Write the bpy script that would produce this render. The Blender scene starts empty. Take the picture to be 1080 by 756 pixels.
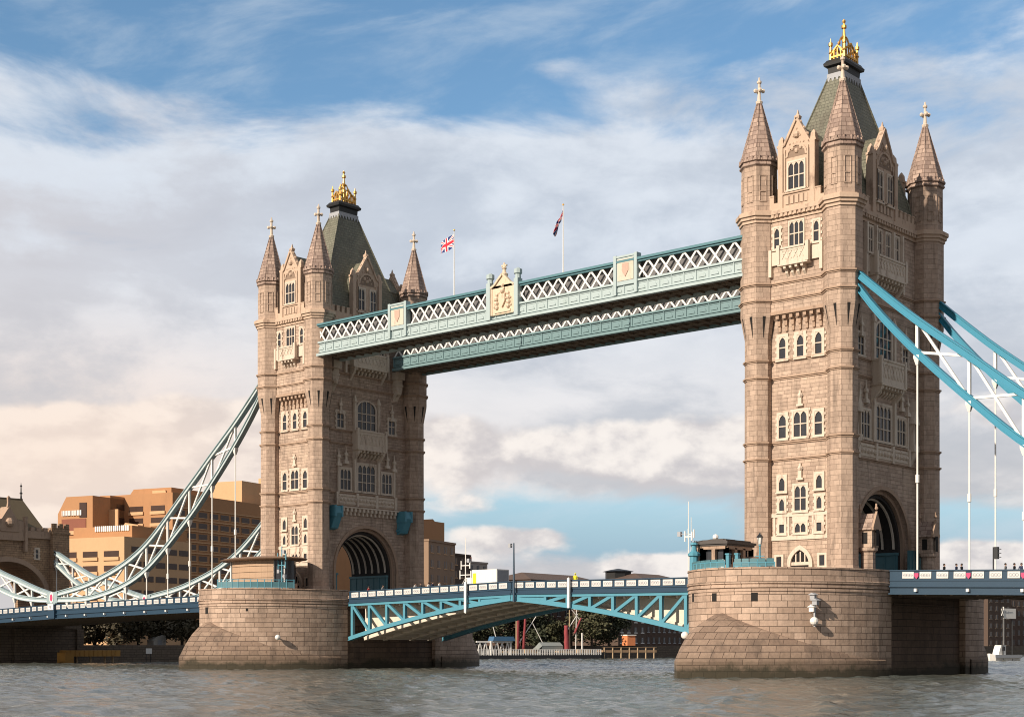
import bpy, bmesh, math, random
from mathutils import Vector, Matrix
R = math.radians
PI = math.pi
rnd = random.Random(7)
scene = bpy.context.scene
COL = scene.collection

# ------------------------------------------------------------------ camera
YAW = 0.721
camd = bpy.data.cameras.new('camera')
cam = bpy.data.objects.new('camera', camd)
COL.objects.link(cam)
cam.location = (84.774, -152.612, 3.0)
cam.rotation_euler = (PI / 2, 0, YAW)
camd.sensor_width = 36
camd.lens = 1611.44 / 1080 * 36
camd.shift_y = 304 / 1080
camd.clip_end = 20000
camd.clip_start = 0.5
scene.camera = cam

# ------------------------------------------------------------------ light
SUN_EL, SUN_AZ = 27.0, 184.5          # azimuth measured from +Y towards +X
scene.view_settings.view_transform = 'Standard'
scene.view_settings.look = 'None'
scene.view_settings.exposure = 0.3
scene.view_settings.gamma = 1.0
scene.cycles.use_denoising = True
scene.cycles.max_bounces = 6
scene.cycles.filter_width = 1.05
sund = bpy.data.lights.new('sun', 'SUN')
sund.energy = 4.9
sund.angle = R(0.6)
sund.color = (1.0, 0.87, 0.72)
sun = bpy.data.objects.new('sun', sund)
COL.objects.link(sun)
sdir = Vector((math.sin(R(SUN_AZ)) * math.cos(R(SUN_EL)), math.cos(R(SUN_AZ)) * math.cos(R(SUN_EL)), math.sin(R(SUN_EL))))
sun.rotation_euler = sdir.to_track_quat('Z', 'Y').to_euler()
sun.location = (0, -60, 120)

# ------------------------------------------------------------------ sky and clouds
world = bpy.data.worlds.new('World')
scene.world = world
world.use_nodes = True


class S:
    """tiny expression wrapper round shader node sockets"""
    nt = None

    def __init__(self, s): self.s = s

    @staticmethod
    def m(op, *a, clamp=False):
        n = S.nt.nodes.new('ShaderNodeMath'); n.operation = op; n.use_clamp = clamp
        for i, v in enumerate(a):
            if isinstance(v, S): S.nt.links.new(v.s, n.inputs[i])
            else: n.inputs[i].default_value = v
        return S(n.outputs[0])

    def __add__(s, o): return S.m('ADD', s, o)
    __radd__ = __add__
    def __sub__(s, o): return S.m('SUBTRACT', s, o)
    def __rsub__(s, o): return S.m('SUBTRACT', o, s)
    def __mul__(s, o): return S.m('MULTIPLY', s, o)
    __rmul__ = __mul__
    def __truediv__(s, o): return S.m('DIVIDE', s, o)


def smooth(x, a, b):
    n = S.nt.nodes.new('ShaderNodeMapRange'); n.interpolation_type = 'SMOOTHSTEP'
    S.nt.links.new(x.s, n.inputs['Value'])
    n.inputs['From Min'].default_value = a; n.inputs['From Max'].default_value = b
    return S(n.outputs[0])


def vec(x, y, z=0.0):
    n = S.nt.nodes.new('ShaderNodeCombineXYZ')
    for i, v in enumerate((x, y, z)):
        if isinstance(v, S): S.nt.links.new(v.s, n.inputs[i])
        else: n.inputs[i].default_value = v
    return S(n.outputs[0])


def noise(v, scale, detail=6, rough=0.55, dist=0.0):
    n = S.nt.nodes.new('ShaderNodeTexNoise')
    n.inputs['Scale'].default_value = scale; n.inputs['Detail'].default_value = detail
    n.inputs['Roughness'].default_value = rough; n.inputs['Distortion'].default_value = dist
    S.nt.links.new(v.s, n.inputs['Vector'])
    return S(n.outputs['Fac'])


def mixc(f, a, b):
    n = S.nt.nodes.new('ShaderNodeMix'); n.data_type = 'RGBA'
    for sock, v in ((n.inputs[0], f), (n.inputs[6], a), (n.inputs[7], b)):
        if isinstance(v, S): S.nt.links.new(v.s, sock)
        elif isinstance(v, (int, float)): sock.default_value = v
        else: sock.default_value = (v[0], v[1], v[2], 1)
    return S(n.outputs[2])


def build_sky():
    nt = world.node_tree; S.nt = nt
    nt.nodes.clear()
    out = nt.nodes.new('ShaderNodeOutputWorld'); bg = nt.nodes.new('ShaderNodeBackground')
    bg.inputs['Strength'].default_value = 0.094
    nt.links.new(bg.outputs[0], out.inputs[0])
    sky = nt.nodes.new('ShaderNodeTexSky'); sky.sky_type = 'NISHITA'; sky.sun_disc = False
    sky.sun_elevation = R(SUN_EL); sky.sun_rotation = R(SUN_AZ)
    sky.air_density = 1.0; sky.dust_density = 0.6; sky.ozone_density = 2.5
    tc = nt.nodes.new('ShaderNodeTexCoord')
    sp = nt.nodes.new('ShaderNodeSeparateXYZ'); nt.links.new(tc.outputs['Generated'], sp.inputs[0])
    x, y, z = S(sp.outputs[0]), S(sp.outputs[1]), S(sp.outputs[2])
    # azimuth from the north-west, elevation
    u = x * math.cos(YAW) + y * math.sin(YAW)
    w = y * math.cos(YAW) - x * math.sin(YAW)
    A = S.m('ARCTAN2', u, w)
    E = S.m('ARCSINE', S.m('MAXIMUM', z, -0.02))

    def blob(px, py, sx, sy, k):
        a0, e0 = math.atan((px - 540) / 1611), math.atan((682 - py) / 1611)
        da = (A - a0) * (1611.0 / sx); de = (E - e0) * (1611.0 / sy)
        return S.m('EXPONENT', (da * da + de * de) * -1.0) * k

    P = vec(A + 3.0, E * 2.6 + 1.3)                 # streaky high cloud
    Q = vec(A + 7.0, E * 1.7 + 2.0)                 # heaped low cloud
    d = 0.009
    Q2 = vec(A + 7.0 - d, E * 1.7 + 2.0 + d * 1.6)
    n1 = noise(P, 6.0, 9, 0.6, 0.35)
    n2 = noise(P, 2.2, 4, 0.5, 0.2)
    n3 = noise(Q, 8.5, 11, 0.54, 0.1)
    n3s = noise(Q2, 8.5, 11, 0.54, 0.1)
    # high layer
    cov = (n1 - 0.5) * 1.9 + (n2 - 0.5) * 0.5 + 0.66 + smooth(E, 0.33, 0.27) * 0.3
    for b in ((250, 40, 330, 66, -1.05), (470, 60, 130, 60, -0.35), (650, 20, 220, 40, -0.55), (740, 45, 80, 60, -0.4),
              (1010, 10, 120, 40, -0.5), (60, 150, 100, 40, -0.25), (840, 40, 130, 30, -0.3),
              (500, 62, 55, 12, 0.7), (585, 72, 40, 16, 0.5), (330, 48, 70, 5, 0.6), (390, 72, 50, 5, 0.55), (250, 30, 60, 5, 0.3), (120, 120, 120, 26, 0.3)):
        cov = cov + blob(*b)
    # blue opening above the horizon
    for b in ((560, 560, 170, 34, -0.95), (690, 552, 80, 38, -0.7), (1030, 566, 80, 24, -0.9), (480, 510, 60, 22, -0.25), (905, 570, 100, 40, -0.6)):
        cov = cov + blob(*b)
    m1 = smooth(cov, 0.18, 0.72)
    lit1 = smooth(n1 - noise(vec(A + 2.985, E * 2.6 + 1.33), 6.0, 9, 0.6, 0.35), -0.16, 0.12)
    puff = noise(Q, 17.0, 9, 0.6, 0.2)
    shade = smooth(noise(P, 4.0, 7, 0.55, 0.3) + (puff - 0.5) * 0.42 + blob(70, 300, 190, 60, -0.1) + blob(620, 470, 260, 46, -0.17) + blob(280, 215, 260, 30, -0.06) + blob(860, 500, 300, 50, -0.12) + blob(700, 420, 230, 30, 0.12) + blob(330, 430, 300, 60, 0.06) + blob(1020, 330, 90, 60, -0.06), 0.38, 0.57)
    lo = mixc(smooth(A, -0.36, 0.0), (5.6, 5.5, 5.8), (4.6, 5.1, 5.9))
    warm = smooth(E, 0.27, 0.07)
    lo = mixc(warm * 0.6, lo, (4.6, 4.3, 4.2))
    hi = mixc(smooth(E, 0.26, 0.1), (6.5, 6.95, 7.6), (7.7, 7.3, 7.15))
    hi = mixc((blob(60, 470, 260, 110, 0.75)), hi, (8.6, 7.0, 6.0))
    c1 = mixc(shade * 0.75 + lit1 * 0.25, lo, hi)
    # low heaps near the horizon
    cum = (n3 - 0.5) * 2.6 + 0.02
    for b in ((572, 566, 55, 18, 0.55), (690, 598, 60, 14, 0.95), (1030, 592, 80, 18, 1.2), (620, 480, 260, 40, 0.85), (500, 606, 70, 10, 0.4), (640, 548, 260, 9, -0.5), (560, 520, 240, 14, -0.15), (905, 560, 90, 40, -0.3),
              (180, 430, 230, 90, 0.75), (40, 500, 180, 60, 0.5), (960, 430, 160, 60, 0.45), (240, 575, 200, 60, 0.9)):
        cum = cum + blob(*b)
    cum = cum - smooth(E, 0.14, 0.22) * 3.0
    m2 = smooth(cum, 0.26, 0.6)
    lit2 = smooth((n3 - n3s) + blob(620, 512, 300, 20, -0.05) + blob(640, 470, 250, 22, 0.03), -0.07, 0.07)
    c2 = mixc(lit2, (5.3, 5.1, 5.25), (8.3, 7.8, 7.4))
    c2 = mixc(blob(60, 500, 300, 130, 0.7), c2, (8.6, 6.9, 5.7))
    bluec = nt.nodes.new('ShaderNodeHueSaturation'); bluec.inputs['Hue'].default_value = 0.492; bluec.inputs['Saturation'].default_value = 1.08; bluec.inputs['Value'].default_value = SKYV
    nt.links.new(sky.outputs[0], bluec.inputs['Color'])
    base = mixc(smooth(E, 0.16, 0.03), S(bluec.outputs[0]), (2.6, 3.95, 5.1))
    # the bright cloud bank lies to the north-west; darker cloud is made up in the unseen sky elsewhere, cutting ambient fill
    away = smooth(S.m('ABSOLUTE', A), 0.42, 0.95) + smooth(E, 0.42, 0.8)
    away = S.m('MINIMUM', away, 1.0) * 0.5
    c1 = mixc(away, c1, (1.15, 1.0, 0.95)); c2 = mixc(away, c2, (1.5, 1.3, 1.2)); base = mixc(away * 0.7, base, (1.0, 1.1, 1.3))
    veil = smooth(noise(vec(A * 1.0 + E * 1.4, E * 4.0 - A * 1.1), 7.0, 8, 0.6, 0.3), 0.42, 0.75) * 0.42
    base = mixc(veil, base, (5.6, 6.3, 7.0))
    col = mixc(m1 * 0.96, base, c1)
    col = mixc(m2 * 0.97, col, c2)
    nt.links.new(col.s, bg.inputs['Color'])


SKYV = 1.28
build_sky()

# ------------------------------------------------------------------ materials
MATS = {}


def new_mat(name):
    m = bpy.data.materials.new(name); m.use_nodes = True
    S.nt = m.node_tree
    b = m.node_tree.nodes['Principled BSDF']
    MATS[name] = m
    return m, b


def coords(kind='Object'):
    tc = S.nt.nodes.new('ShaderNodeTexCoord')
    return S(tc.outputs[kind])


def worldpos():
    g = S.nt.nodes.new('ShaderNodeNewGeometry')
    return S(g.outputs['Position'])


def scalev(v, sx, sy, sz):
    n = S.nt.nodes.new('ShaderNodeMapping'); n.inputs['Scale'].default_value = (sx, sy, sz)
    S.nt.links.new(v.s, n.inputs['Vector'])
    return S(n.outputs[0])


def bump(b, h, dist, strength=1.0):
    n = S.nt.nodes.new('ShaderNodeBump'); n.inputs['Distance'].default_value = dist; n.inputs['Strength'].default_value = strength
    S.nt.links.new(h.s, n.inputs['Height']); S.nt.links.new(n.outputs[0], b.inputs['Normal'])


def stone(name, c1, c2, mortar, bw, bh, msize=0.02, soot=0.35, sootcol=(0.09, 0.065, 0.05), rough=0.85, bumpd=0.04, algae=False, patch=None):
    m, b = new_mat(name)
    br = S.nt.nodes.new('ShaderNodeTexBrick')
    uv = coords('UV')
    S.nt.links.new(uv.s, br.inputs['Vector'])
    br.offset = 0.42; br.offset_frequency = 2; br.squash = 0.72; br.squash_frequency = 3
    br.inputs['Scale'].default_value = 1.0
    br.inputs['Brick Width'].default_value = bw; br.inputs['Row Height'].default_value = bh
    br.inputs['Mortar Size'].default_value = msize; br.inputs['Mortar Smooth'].default_value = 0.3
    br.inputs['Bias'].default_value = 0.0
    br.inputs['Color1'].default_value = (*c1, 1); br.inputs['Color2'].default_value = (*c2, 1); br.inputs['Mortar'].default_value = (*mortar, 1)
    p = worldpos()
    n1 = noise(scalev(p, 1, 1, 1), 0.3, 8, 0.68)
    n2 = noise(scalev(p, 1, 1, 0.16), 0.9, 5, 0.6)
    n3 = noise(p, 3.0, 5, 0.7)
    f = smooth(n2 * 0.6 + n1 * 0.6, 0.56, 0.78) * soot
    col = mixc(f, S(br.outputs['Color']), sootcol)
    v = n3 * 0.7 + 0.65
    hs = S.nt.nodes.new('ShaderNodeHueSaturation')
    S.nt.links.new(col.s, hs.inputs['Color']); S.nt.links.new(v.s, hs.inputs['Value'])
    col = S(hs.outputs[0])
    if patch:
        col = mixc(smooth(n1, 0.5, 0.64) * 0.6, col, patch)
        col = mixc(smooth(noise(scalev(p, 1, 1, 0.1), 1.6, 4, 0.6), 0.56, 0.72) * 0.45, col, sootcol)
    if algae:
        sp = S.nt.nodes.new('ShaderNodeSeparateXYZ'); S.nt.links.new(p.s, sp.inputs[0])
        zz = S(sp.outputs[2]) + (n2 - 0.5) * 1.3 + (n1 - 0.5) * 3.5 + (n3 - 0.5) * 0.6
        col = mixc(smooth(zz, 2.6, 0.7) * 0.55, col, (0.13, 0.095, 0.06))
        col = mixc(smooth(zz, 1.3, 0.5) * 0.85, col, (0.04, 0.036, 0.02)); col = mixc(smooth(n1 - n2 * 0.3, 0.5, 0.62) * smooth(zz, 6.5, 2.0) * 0.4, col, (0.2, 0.1, 0.05))
    S.nt.links.new(col.s, b.inputs['Base Color'])
    b.inputs['Roughness'].default_value = rough
    h = S.m('SUBTRACT', n3 * 0.6, S(br.outputs['Fac']))
    bump(b, h, bumpd, 0.8)
    return m


def plain(name, c, rough=0.6, var=0.18, nscale=1.2, metal=0.0, dirt=0.0, dirtcol=(0.08, 0.06, 0.05), stretch=0.3, spec=None):
    m, b = new_mat(name)
    p = worldpos()
    n1 = noise(scalev(p, 1, 1, stretch), nscale, 6, 0.65)
    n2 = noise(p, nscale * 5, 4, 0.6)
    v = (n1 * 0.65 + n2 * 0.35 - 0.5) * (2 * var) + 1.0
    hs = S.nt.nodes.new('ShaderNodeHueSaturation'); hs.inputs['Color'].default_value = (*c, 1)
    S.nt.links.new(v.s, hs.inputs['Value'])
    col = S(hs.outputs[0])
    if dirt:
        col = mixc(smooth(n1, 0.5, 0.72) * dirt, col, dirtcol)
    S.nt.links.new(col.s, b.inputs['Base Color'])
    b.inputs['Roughness'].default_value = rough; b.inputs['Metallic'].default_value = metal
    if spec is not None: b.inputs['Specular IOR Level'].default_value = spec
    return m


GRANITE = stone('granite', (0.50, 0.375, 0.29), (0.355, 0.26, 0.2), (0.27, 0.19, 0.14), 1.15, 0.42, 0.018, 0.55, bumpd=0.05, patch=(0.54, 0.41, 0.31))
TURRET = stone('turret_granite', (0.465, 0.345, 0.265), (0.36, 0.262, 0.2), (0.27, 0.19, 0.14), 0.9, 0.55, 0.014, 0.5, patch=(0.5, 0.37, 0.28))
SPIRE = stone('spire_stone', (0.42, 0.31, 0.25), (0.24, 0.17, 0.14), (0.17, 0.11, 0.085), 0.8, 0.5, 0.03, 0.35)
PIER = stone('pier_granite', (0.49, 0.36, 0.275), (0.34, 0.24, 0.178), (0.12, 0.08, 0.055), 1.75, 0.63, 0.028, 0.45, bumpd=0.06, algae=True)
CUTW = stone('cutwater_granite', (0.34, 0.24, 0.175), (0.24, 0.165, 0.12), (0.08, 0.05, 0.035), 1.7, 0.63, 0.03, 0.6, bumpd=0.06, algae=True)
CORE = stone('shaded_wet_granite', (0.17, 0.115, 0.085), (0.125, 0.085, 0.062), (0.05, 0.034, 0.025), 2.0, 0.74, 0.03, 0.6, sootcol=(0.05, 0.035, 0.028), algae=True)  # shade and wet of the recessed pier sides put into the colour
PALE = plain('portland_stone', (0.60, 0.505, 0.41), 0.85, 0.36, 1.1, dirt=0.8, dirtcol=(0.24, 0.16, 0.115))
DORM = plain('dormer_stone', (0.50, 0.37, 0.275), 0.85, 0.38, 1.1, dirt=0.9, dirtcol=(0.2, 0.13, 0.095))
TRIM = plain('trim_stone', (0.38, 0.265, 0.19), 0.85, 0.25, 1.5, dirt=0.6, dirtcol=(0.14, 0.095, 0.07))
SLATE = stone('green_slate', (0.175, 0.17, 0.125), (0.135, 0.135, 0.095), (0.09, 0.088, 0.065), 0.55, 0.4, 0.025, 0.55, sootcol=(0.09, 0.075, 0.055), rough=0.6)
LEAD = plain('black_lead', (0.012, 0.012, 0.012), 0.5)
GOLD = plain('gilding', (0.66, 0.4, 0.12), 0.5, 0.15, metal=1.0)
GLASS = plain('window_glass', (0.04, 0.042, 0.048), 0.08, 0.8, 0.7)
DARK = plain('dark_void', (0.012, 0.01, 0.009), 0.9)
TEAL = plain('teal_paint', (0.018, 0.215, 0.325), 0.42, 0.14, 0.8, dirt=0.18, dirtcol=(0.03, 0.1, 0.13))
TEALP = plain('pale_teal_paint', (0.37, 0.45, 0.455), 0.5, 0.14, 0.8, dirt=0.3, dirtcol=(0.22, 0.28, 0.24))
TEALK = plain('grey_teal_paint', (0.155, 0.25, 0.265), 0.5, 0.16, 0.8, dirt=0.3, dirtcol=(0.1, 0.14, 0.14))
TEALM = plain('mid_teal_paint', (0.075, 0.185, 0.215), 0.5, 0.14, 0.8, dirt=0.25, dirtcol=(0.06, 0.13, 0.13))
TEALL = plain('light_blue_paint', (0.075, 0.255, 0.335), 0.5, 0.16, 0.8, dirt=0.3, dirtcol=(0.05, 0.14, 0.16))
TEALC = plain('dull_teal_paint', (0.29, 0.375, 0.395), 0.55, 0.2, 0.6, dirt=0.4, dirtcol=(0.1, 0.14, 0.13))  # duller, paler teal for the left chains
NAVY = plain('navy_paint', (0.02, 0.05, 0.085), 0.4, 0.16, 0.8, dirt=0.2, dirtcol=(0.02, 0.04, 0.06))
WHITE = plain('white_paint', (0.74, 0.72, 0.68), 0.5, 0.12, 0.9, dirt=0.3, dirtcol=(0.45, 0.4, 0.36))
PANELW = plain('panel_white', (0.6, 0.58, 0.55), 0.6, 0.15, 0.9, dirt=0.35, dirtcol=(0.36, 0.33, 0.3))
GREYP = plain('grey_paint', (0.33, 0.34, 0.36), 0.55)
MAGENTA = plain('crimson_paint', (0.5, 0.05, 0.14), 0.5)
STEELU = plain('underdeck_steel', (0.2, 0.15, 0.11), 0.7, 0.3, 0.7, dirt=0.4, dirtcol=(0.05, 0.035, 0.025))
CREAM = plain('cream_steel', (0.66, 0.58, 0.48), 0.6, 0.2, 0.9, dirt=0.3, dirtcol=(0.3, 0.22, 0.16))
ASPH = plain('asphalt', (0.05, 0.05, 0.05), 0.9)
BLACK = plain('black_iron', (0.015, 0.016, 0.018), 0.45)


RECESS = plain('recessed_stone', (0.235, 0.165, 0.12), 0.9, 0.35, 1.2)
VAULT = plain('dark_vault', (0.03, 0.026, 0.024), 0.9)  # near-black lining colour for the road tunnel


# ------------------------------------------------------------------ mesh builder
class MB:
    def __init__(self, tf=None):
        self.v = []; self.f = []; self.m = []; self.uv = []; self.mi = 0; self.tf = tf; self.sm = []; self.smooth = False

    def face(self, idx, uv=None):
        self.f.append(tuple(idx)); self.m.append(self.mi); self.uv.append(uv); self.sm.append(self.smooth)

    def pts(self, ps):
        n = len(self.v)
        self.v += [tuple(self.tf(*p)) if self.tf else tuple(p) for p in ps]
        return n

    def box(self, x0, x1, y0, y1, z0, z1):
        n = self.pts([(x0, y0, z0), (x1, y0, z0), (x1, y1, z0), (x0, y1, z0), (x0, y0, z1), (x1, y0, z1), (x1, y1, z1), (x0, y1, z1)])
        for q in ((0, 3, 2, 1), (4, 5, 6, 7), (0, 1, 5, 4), (1, 2, 6, 5), (2, 3, 7, 6), (3, 0, 4, 7)):
            self.face([n + i for i in q])
        return self

    def rings(self, rings, cap0=True, cap1=True, us=None, closed=True):
        """loft between rings of equal length (each a list of 3d points)"""
        k = len(rings[0]); st = [self.pts(r) for r in rings]
        for a in range(len(rings) - 1):
            for i in range(k if closed else k - 1):
                j = (i + 1) % k
                uv = None
                if us is not None:
                    z = lambda r, q: rings[r][q][2]
                    uv = [(us[i], z(a, i)), (us[i + 1], z(a, j)), (us[i + 1], z(a + 1, j)), (us[i], z(a + 1, i))]
                self.face([st[a] + i, st[a] + j, st[a + 1] + j, st[a + 1] + i], uv)
        if cap0: self.face([st[0] + i for i in range(k)][::-1])
        if cap1: self.face([st[-1] + i for i in range(k)])
        return self

    def oct(self, cx, cy, prof, n=8, rot=None):
        """prof: list of (z, apothem-like radius)"""
        rot = PI / n if rot is None else rot
        k = 1 / math.cos(PI / n)
        self.rings([[(cx + r * k * math.cos(2 * PI * i / n + rot), cy + r * k * math.sin(2 * PI * i / n + rot), z) for i in range(n)] for z, r in prof])
        return self

    def prism(self, poly, d0, d1, plane='xz'):
        """extrude a polygon: plane xz -> along y ; yz -> along x ; xy -> along z"""
        def mk(a, b, d): return {'xz': (a, d, b), 'yz': (d, a, b), 'xy': (a, b, d)}[plane]
        k = len(poly); n = self.pts([mk(a, b, d0) for a, b in poly] + [mk(a, b, d1) for a, b in poly])
        self.face([n + i for i in range(k)][::-1]); self.face([n + k + i for i in range(k)])
        for i in range(k):
            j = (i + 1) % k; self.face([n + i, n + j, n + k + j, n + k + i])
        return self

    def bar(self, p0, p1, w, h=None, up=(0, 0, 1)):
        h = w if h is None else h
        p0, p1 = Vector(p0), Vector(p1); d = (p1 - p0).normalized()
        u = Vector(up)
        s = d.cross(u)
        if s.length < 1e-4: s = d.cross(Vector((1, 0, 0)))
        s.normalize(); t = s.cross(d)
        s *= w / 2; t *= h / 2
        r = lambda c: [c - s - t, c + s - t, c + s + t, c - s + t]
        return self.rings([r(p0), r(p1)])

    def tube(self, p0, p1, r0, r1=None, n=8):
        r1 = r0 if r1 is None else r1
        p0, p1 = Vector(p0), Vector(p1); d = (p1 - p0).normalized()
        s = d.orthogonal().normalized(); t = d.cross(s)
        ring = lambda c, r: [c + (s * math.cos(2 * PI * i / n) + t * math.sin(2 * PI * i / n)) * r for i in range(n)]
        return self.rings([ring(p0, r0), ring(p1, r1)])

    def path(self, ps, w, h, fl=None):
        """rectangular section swept along a polyline lying in a plane y = const"""
        rr = []
        for i, p in enumerate(ps):
            a = Vector(ps[max(i - 1, 0)]); b = Vector(ps[min(i + 1, len(ps) - 1)])
            d = (b - a).normalized(); nrm = Vector((-d.z, 0, d.x)); c = Vector(p); s = Vector((0, 1, 0)) * w / 2; t = nrm * h / 2
            rr.append([c - s - t, c + s - t, c + s + t, c - s + t])
        return self.rings(rr)

    def lathe(self, cx, cy, prof, n=10):
        self.rings([[(cx + r * math.cos(2 * PI * i / n), cy + r * math.sin(2 * PI * i / n), z) for i in range(n)] for z, r in prof])
        return self

    def ball(self, c, r, n=8, m=5, sz=1.0):
        self.lathe(c[0], c[1], [(c[2] - r * sz * math.cos(PI * (i + 0.15) / (m + 0.3)), r * math.sin(PI * (i + 0.15) / (m + 0.3))) for i in range(m + 1)], n)
        return self

    def mesh(self, name, mats, org=(0, 0, 0), recalc=True):
        me = bpy.data.meshes.new(name)
        o = Vector(org)
        me.from_pydata([Vector(p) - o for p in self.v], [], self.f)
        for m in (mats if isinstance(mats, (list, tuple)) else [mats]): me.materials.append(m)
        me.polygons.foreach_set('material_index', self.m)
        me.polygons.foreach_set('use_smooth', self.sm)
        uvl = me.uv_layers.new(name='uv')
        for p, uv in zip(me.polygons, self.uv):
            if uv:
                for li, c in zip(p.loop_indices, uv): uvl.data[li].uv = c
            else:
                n = p.normal
                if abs(n.z) > 0.93:
                    for li in p.loop_indices:
                        c = self.v[me.loops[li].vertex_index]; uvl.data[li].uv = (c[0], c[1])
                else:
                    t = Vector((-n.y, n.x, 0)).normalized()
                    if abs(t.x) > abs(t.y):
                        if t.x < 0: t = -t
                    elif t.y < 0: t = -t
                    for li in p.loop_indices:
                        c = Vector(self.v[me.loops[li].vertex_index]); uvl.data[li].uv = (c.dot(t), c.z)
        if recalc:
            bm = bmesh.new(); bm.from_mesh(me)
            bmesh.ops.recalc_face_normals(bm, faces=bm.faces)
            bm.to_mesh(me); bm.free()
        return me

    def build(self, name, mats, parent=None, loc=None, rotz=0.0):
        """vertices are in world space when loc is None (made local to the root of parent)"""
        if loc is None:
            org = Vector((0, 0, 0)); q = parent
            while q is not None: org += q.location; q = q.parent
            o = bpy.data.objects.new(name, self.mesh(name, mats, org))
            o.location = (0, 0, 0)
        else:
            o = bpy.data.objects.new(name, self.mesh(name, mats))
            o.location = loc; o.rotation_euler = (0, 0, rotz)
        COL.objects.link(o)
        if parent is not None: o.parent = parent
        return o


def rootize(o):
    """move a world-space top-level mesh's origin to its base centre"""
    me = o.data
    xs = [v.co for v in me.vertices]
    c = Vector(((min(p.x for p in xs) + max(p.x for p in xs)) / 2, (min(p.y for p in xs) + max(p.y for p in xs)) / 2, min(p.z for p in xs)))
    me.transform(Matrix.Translation(-c)); o.location = c
    return o


def tag(o, label, cat, group=None, kind=None):
    o['label'] = label; o['category'] = cat
    if group: o['group'] = group
    if kind: o['kind'] = kind
    return o


def struct(o):
    o['kind'] = 'structure'
    return o


def thing(name, loc, label, cat, group=None, rotz=0.0):
    o = bpy.data.objects.new(name, None); COL.objects.link(o)
    o.location = loc; o.rotation_euler = (0, 0, rotz); o.empty_display_size = 1
    return tag(o, label, cat, group)


def copy_tree(o, parent=None):
    c = o.copy(); COL.objects.link(c)
    if parent is not None: c.parent = parent
    for ch in list(o.children): copy_tree(ch, c)
    return c


# ------------------------------------------------------------------ water and land
def water_material():
    m, b = new_mat('river_water')
    p = worldpos()
    a = noise(scalev(p, 0.9, 1.3, 1), 0.32, 7, 0.62, 0.6)
    c = noise(scalev(p, 1.4, 0.9, 1), 1.15, 5, 0.6, 0.4)
    e = noise(p, 0.03, 4, 0.5)
    col = mixc(smooth(e, 0.35, 0.65), (0.12, 0.118, 0.098), (0.09, 0.105, 0.098))
    S.nt.links.new(col.s, b.inputs['Base Color'])
    b.inputs['Roughness'].default_value = 0.1; b.inputs['IOR'].default_value = 1.33
    h = a * 0.8 + c * 0.35 * (e + 0.4)
    bump(b, h, 0.45, 1.0)
    return m


WATER = water_material()
import numpy as np


def water_mesh():
    x0, x1, y0, y1, st = -172.2, 112.0, -150.0, 300.0, 0.5
    nx, ny = int((x1 - x0) / st) + 1, int((y1 - y0) / st) + 1
    gx, gy = np.meshgrid(np.linspace(x0, x1, nx), np.linspace(y0, y1, ny))
    rg = np.random.RandomState(4); zz = np.zeros_like(gx)
    for i in range(60):
        lam = 1.3 * (5.5 / 1.3) ** rg.rand() ** 1.2; a = rg.normal(0.5, 0.8); k = 2 * np.pi / lam
        env = 0.6 + 0.4 * np.sin(gx * rg.uniform(-.06, .06) + gy * rg.uniform(-.06, .06) + rg.rand() * 6)
        zz += env * 0.0062 * lam ** 0.8 * np.sin(k * (gx * np.cos(a) + gy * np.sin(a)) + rg.rand() * 6.28)
    zz = zz + 0.6 * np.abs(zz) - 0.03
    edge = np.minimum(np.minimum(gx - x0, x1 - gx), np.minimum(gy - y0, y1 - gy)); zz *= np.clip(edge / 6.0, 0, 1)
    co = np.stack([gx, gy, zz], -1).reshape(-1, 3)
    i = np.arange(nx * ny).reshape(ny, nx)
    q = np.stack([i[:-1, :-1], i[:-1, 1:], i[1:, 1:], i[1:, :-1]], -1).reshape(-1, 4)
    # flat outer water out to the horizon
    ex = np.array([(x0, -6000, 0), (6000, -6000, 0), (6000, 6000, 0), (x0, 6000, 0)], float); b = len(co)
    c00, c10, c11, c01 = i[0, 0], i[0, -1], i[-1, -1], i[-1, 0]
    me = bpy.data.meshes.new('water')
    V = np.concatenate([co, ex]); F = [list(map(int, r)) for r in ((b, b + 1, c10, c00), (b + 1, b + 2, c11, c10), (b + 2, b + 3, c01, c11))]
    nf = len(q) + 3
    me.vertices.add(len(V)); me.vertices.foreach_set('co', V.ravel())
    lv = np.concatenate([q.ravel(), np.array(F).ravel()]).astype(np.int32)
    me.loops.add(len(lv)); me.loops.foreach_set('vertex_index', lv)
    me.polygons.add(nf); me.polygons.foreach_set('loop_start', np.arange(0, nf * 4, 4, dtype=np.int32)); me.polygons.foreach_set('loop_total', np.full(nf, 4, dtype=np.int32))
    me.polygons.foreach_set('use_smooth', np.ones(nf, dtype=bool))
    me.update(); me.validate(); me.materials.append(WATER)
    o = bpy.data.objects.new('water', me); COL.objects.link(o)
    return o


struct(water_mesh())
QUAY = stone('quay_wall', (0.14, 0.105, 0.075), (0.10, 0.075, 0.055), (0.04, 0.03, 0.02), 1.5, 0.5, 0.04, 0.5)
GROUND = plain('ground_paving', (0.16, 0.13, 0.1), 0.9, 0.3, 0.3)
g = MB(); g.box(-6000, -172, -6000, 6000, -3, 3.4)
struct(g.build('north_bank_ground', [QUAY]))
g = MB(); g.box(100, 6000, -6000, 6000, -3, 2.6); struct(g.build('south_bank_ground', [QUAY]))

# ------------------------------------------------------------------ piers
PTOP, PDECK = 10.9, 9.7
PW, PY, PB = 10.3, 8.7, 15.6


def pier_ring(off, z, sgn):
    ps = []
    N = 40
    for i in range(N + 1):
        t = PI * i / N
        ps.append(((PW + off) * math.cos(t), sgn * (-PY - (PB + off) * math.sin(t)), z))
    return ps


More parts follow.
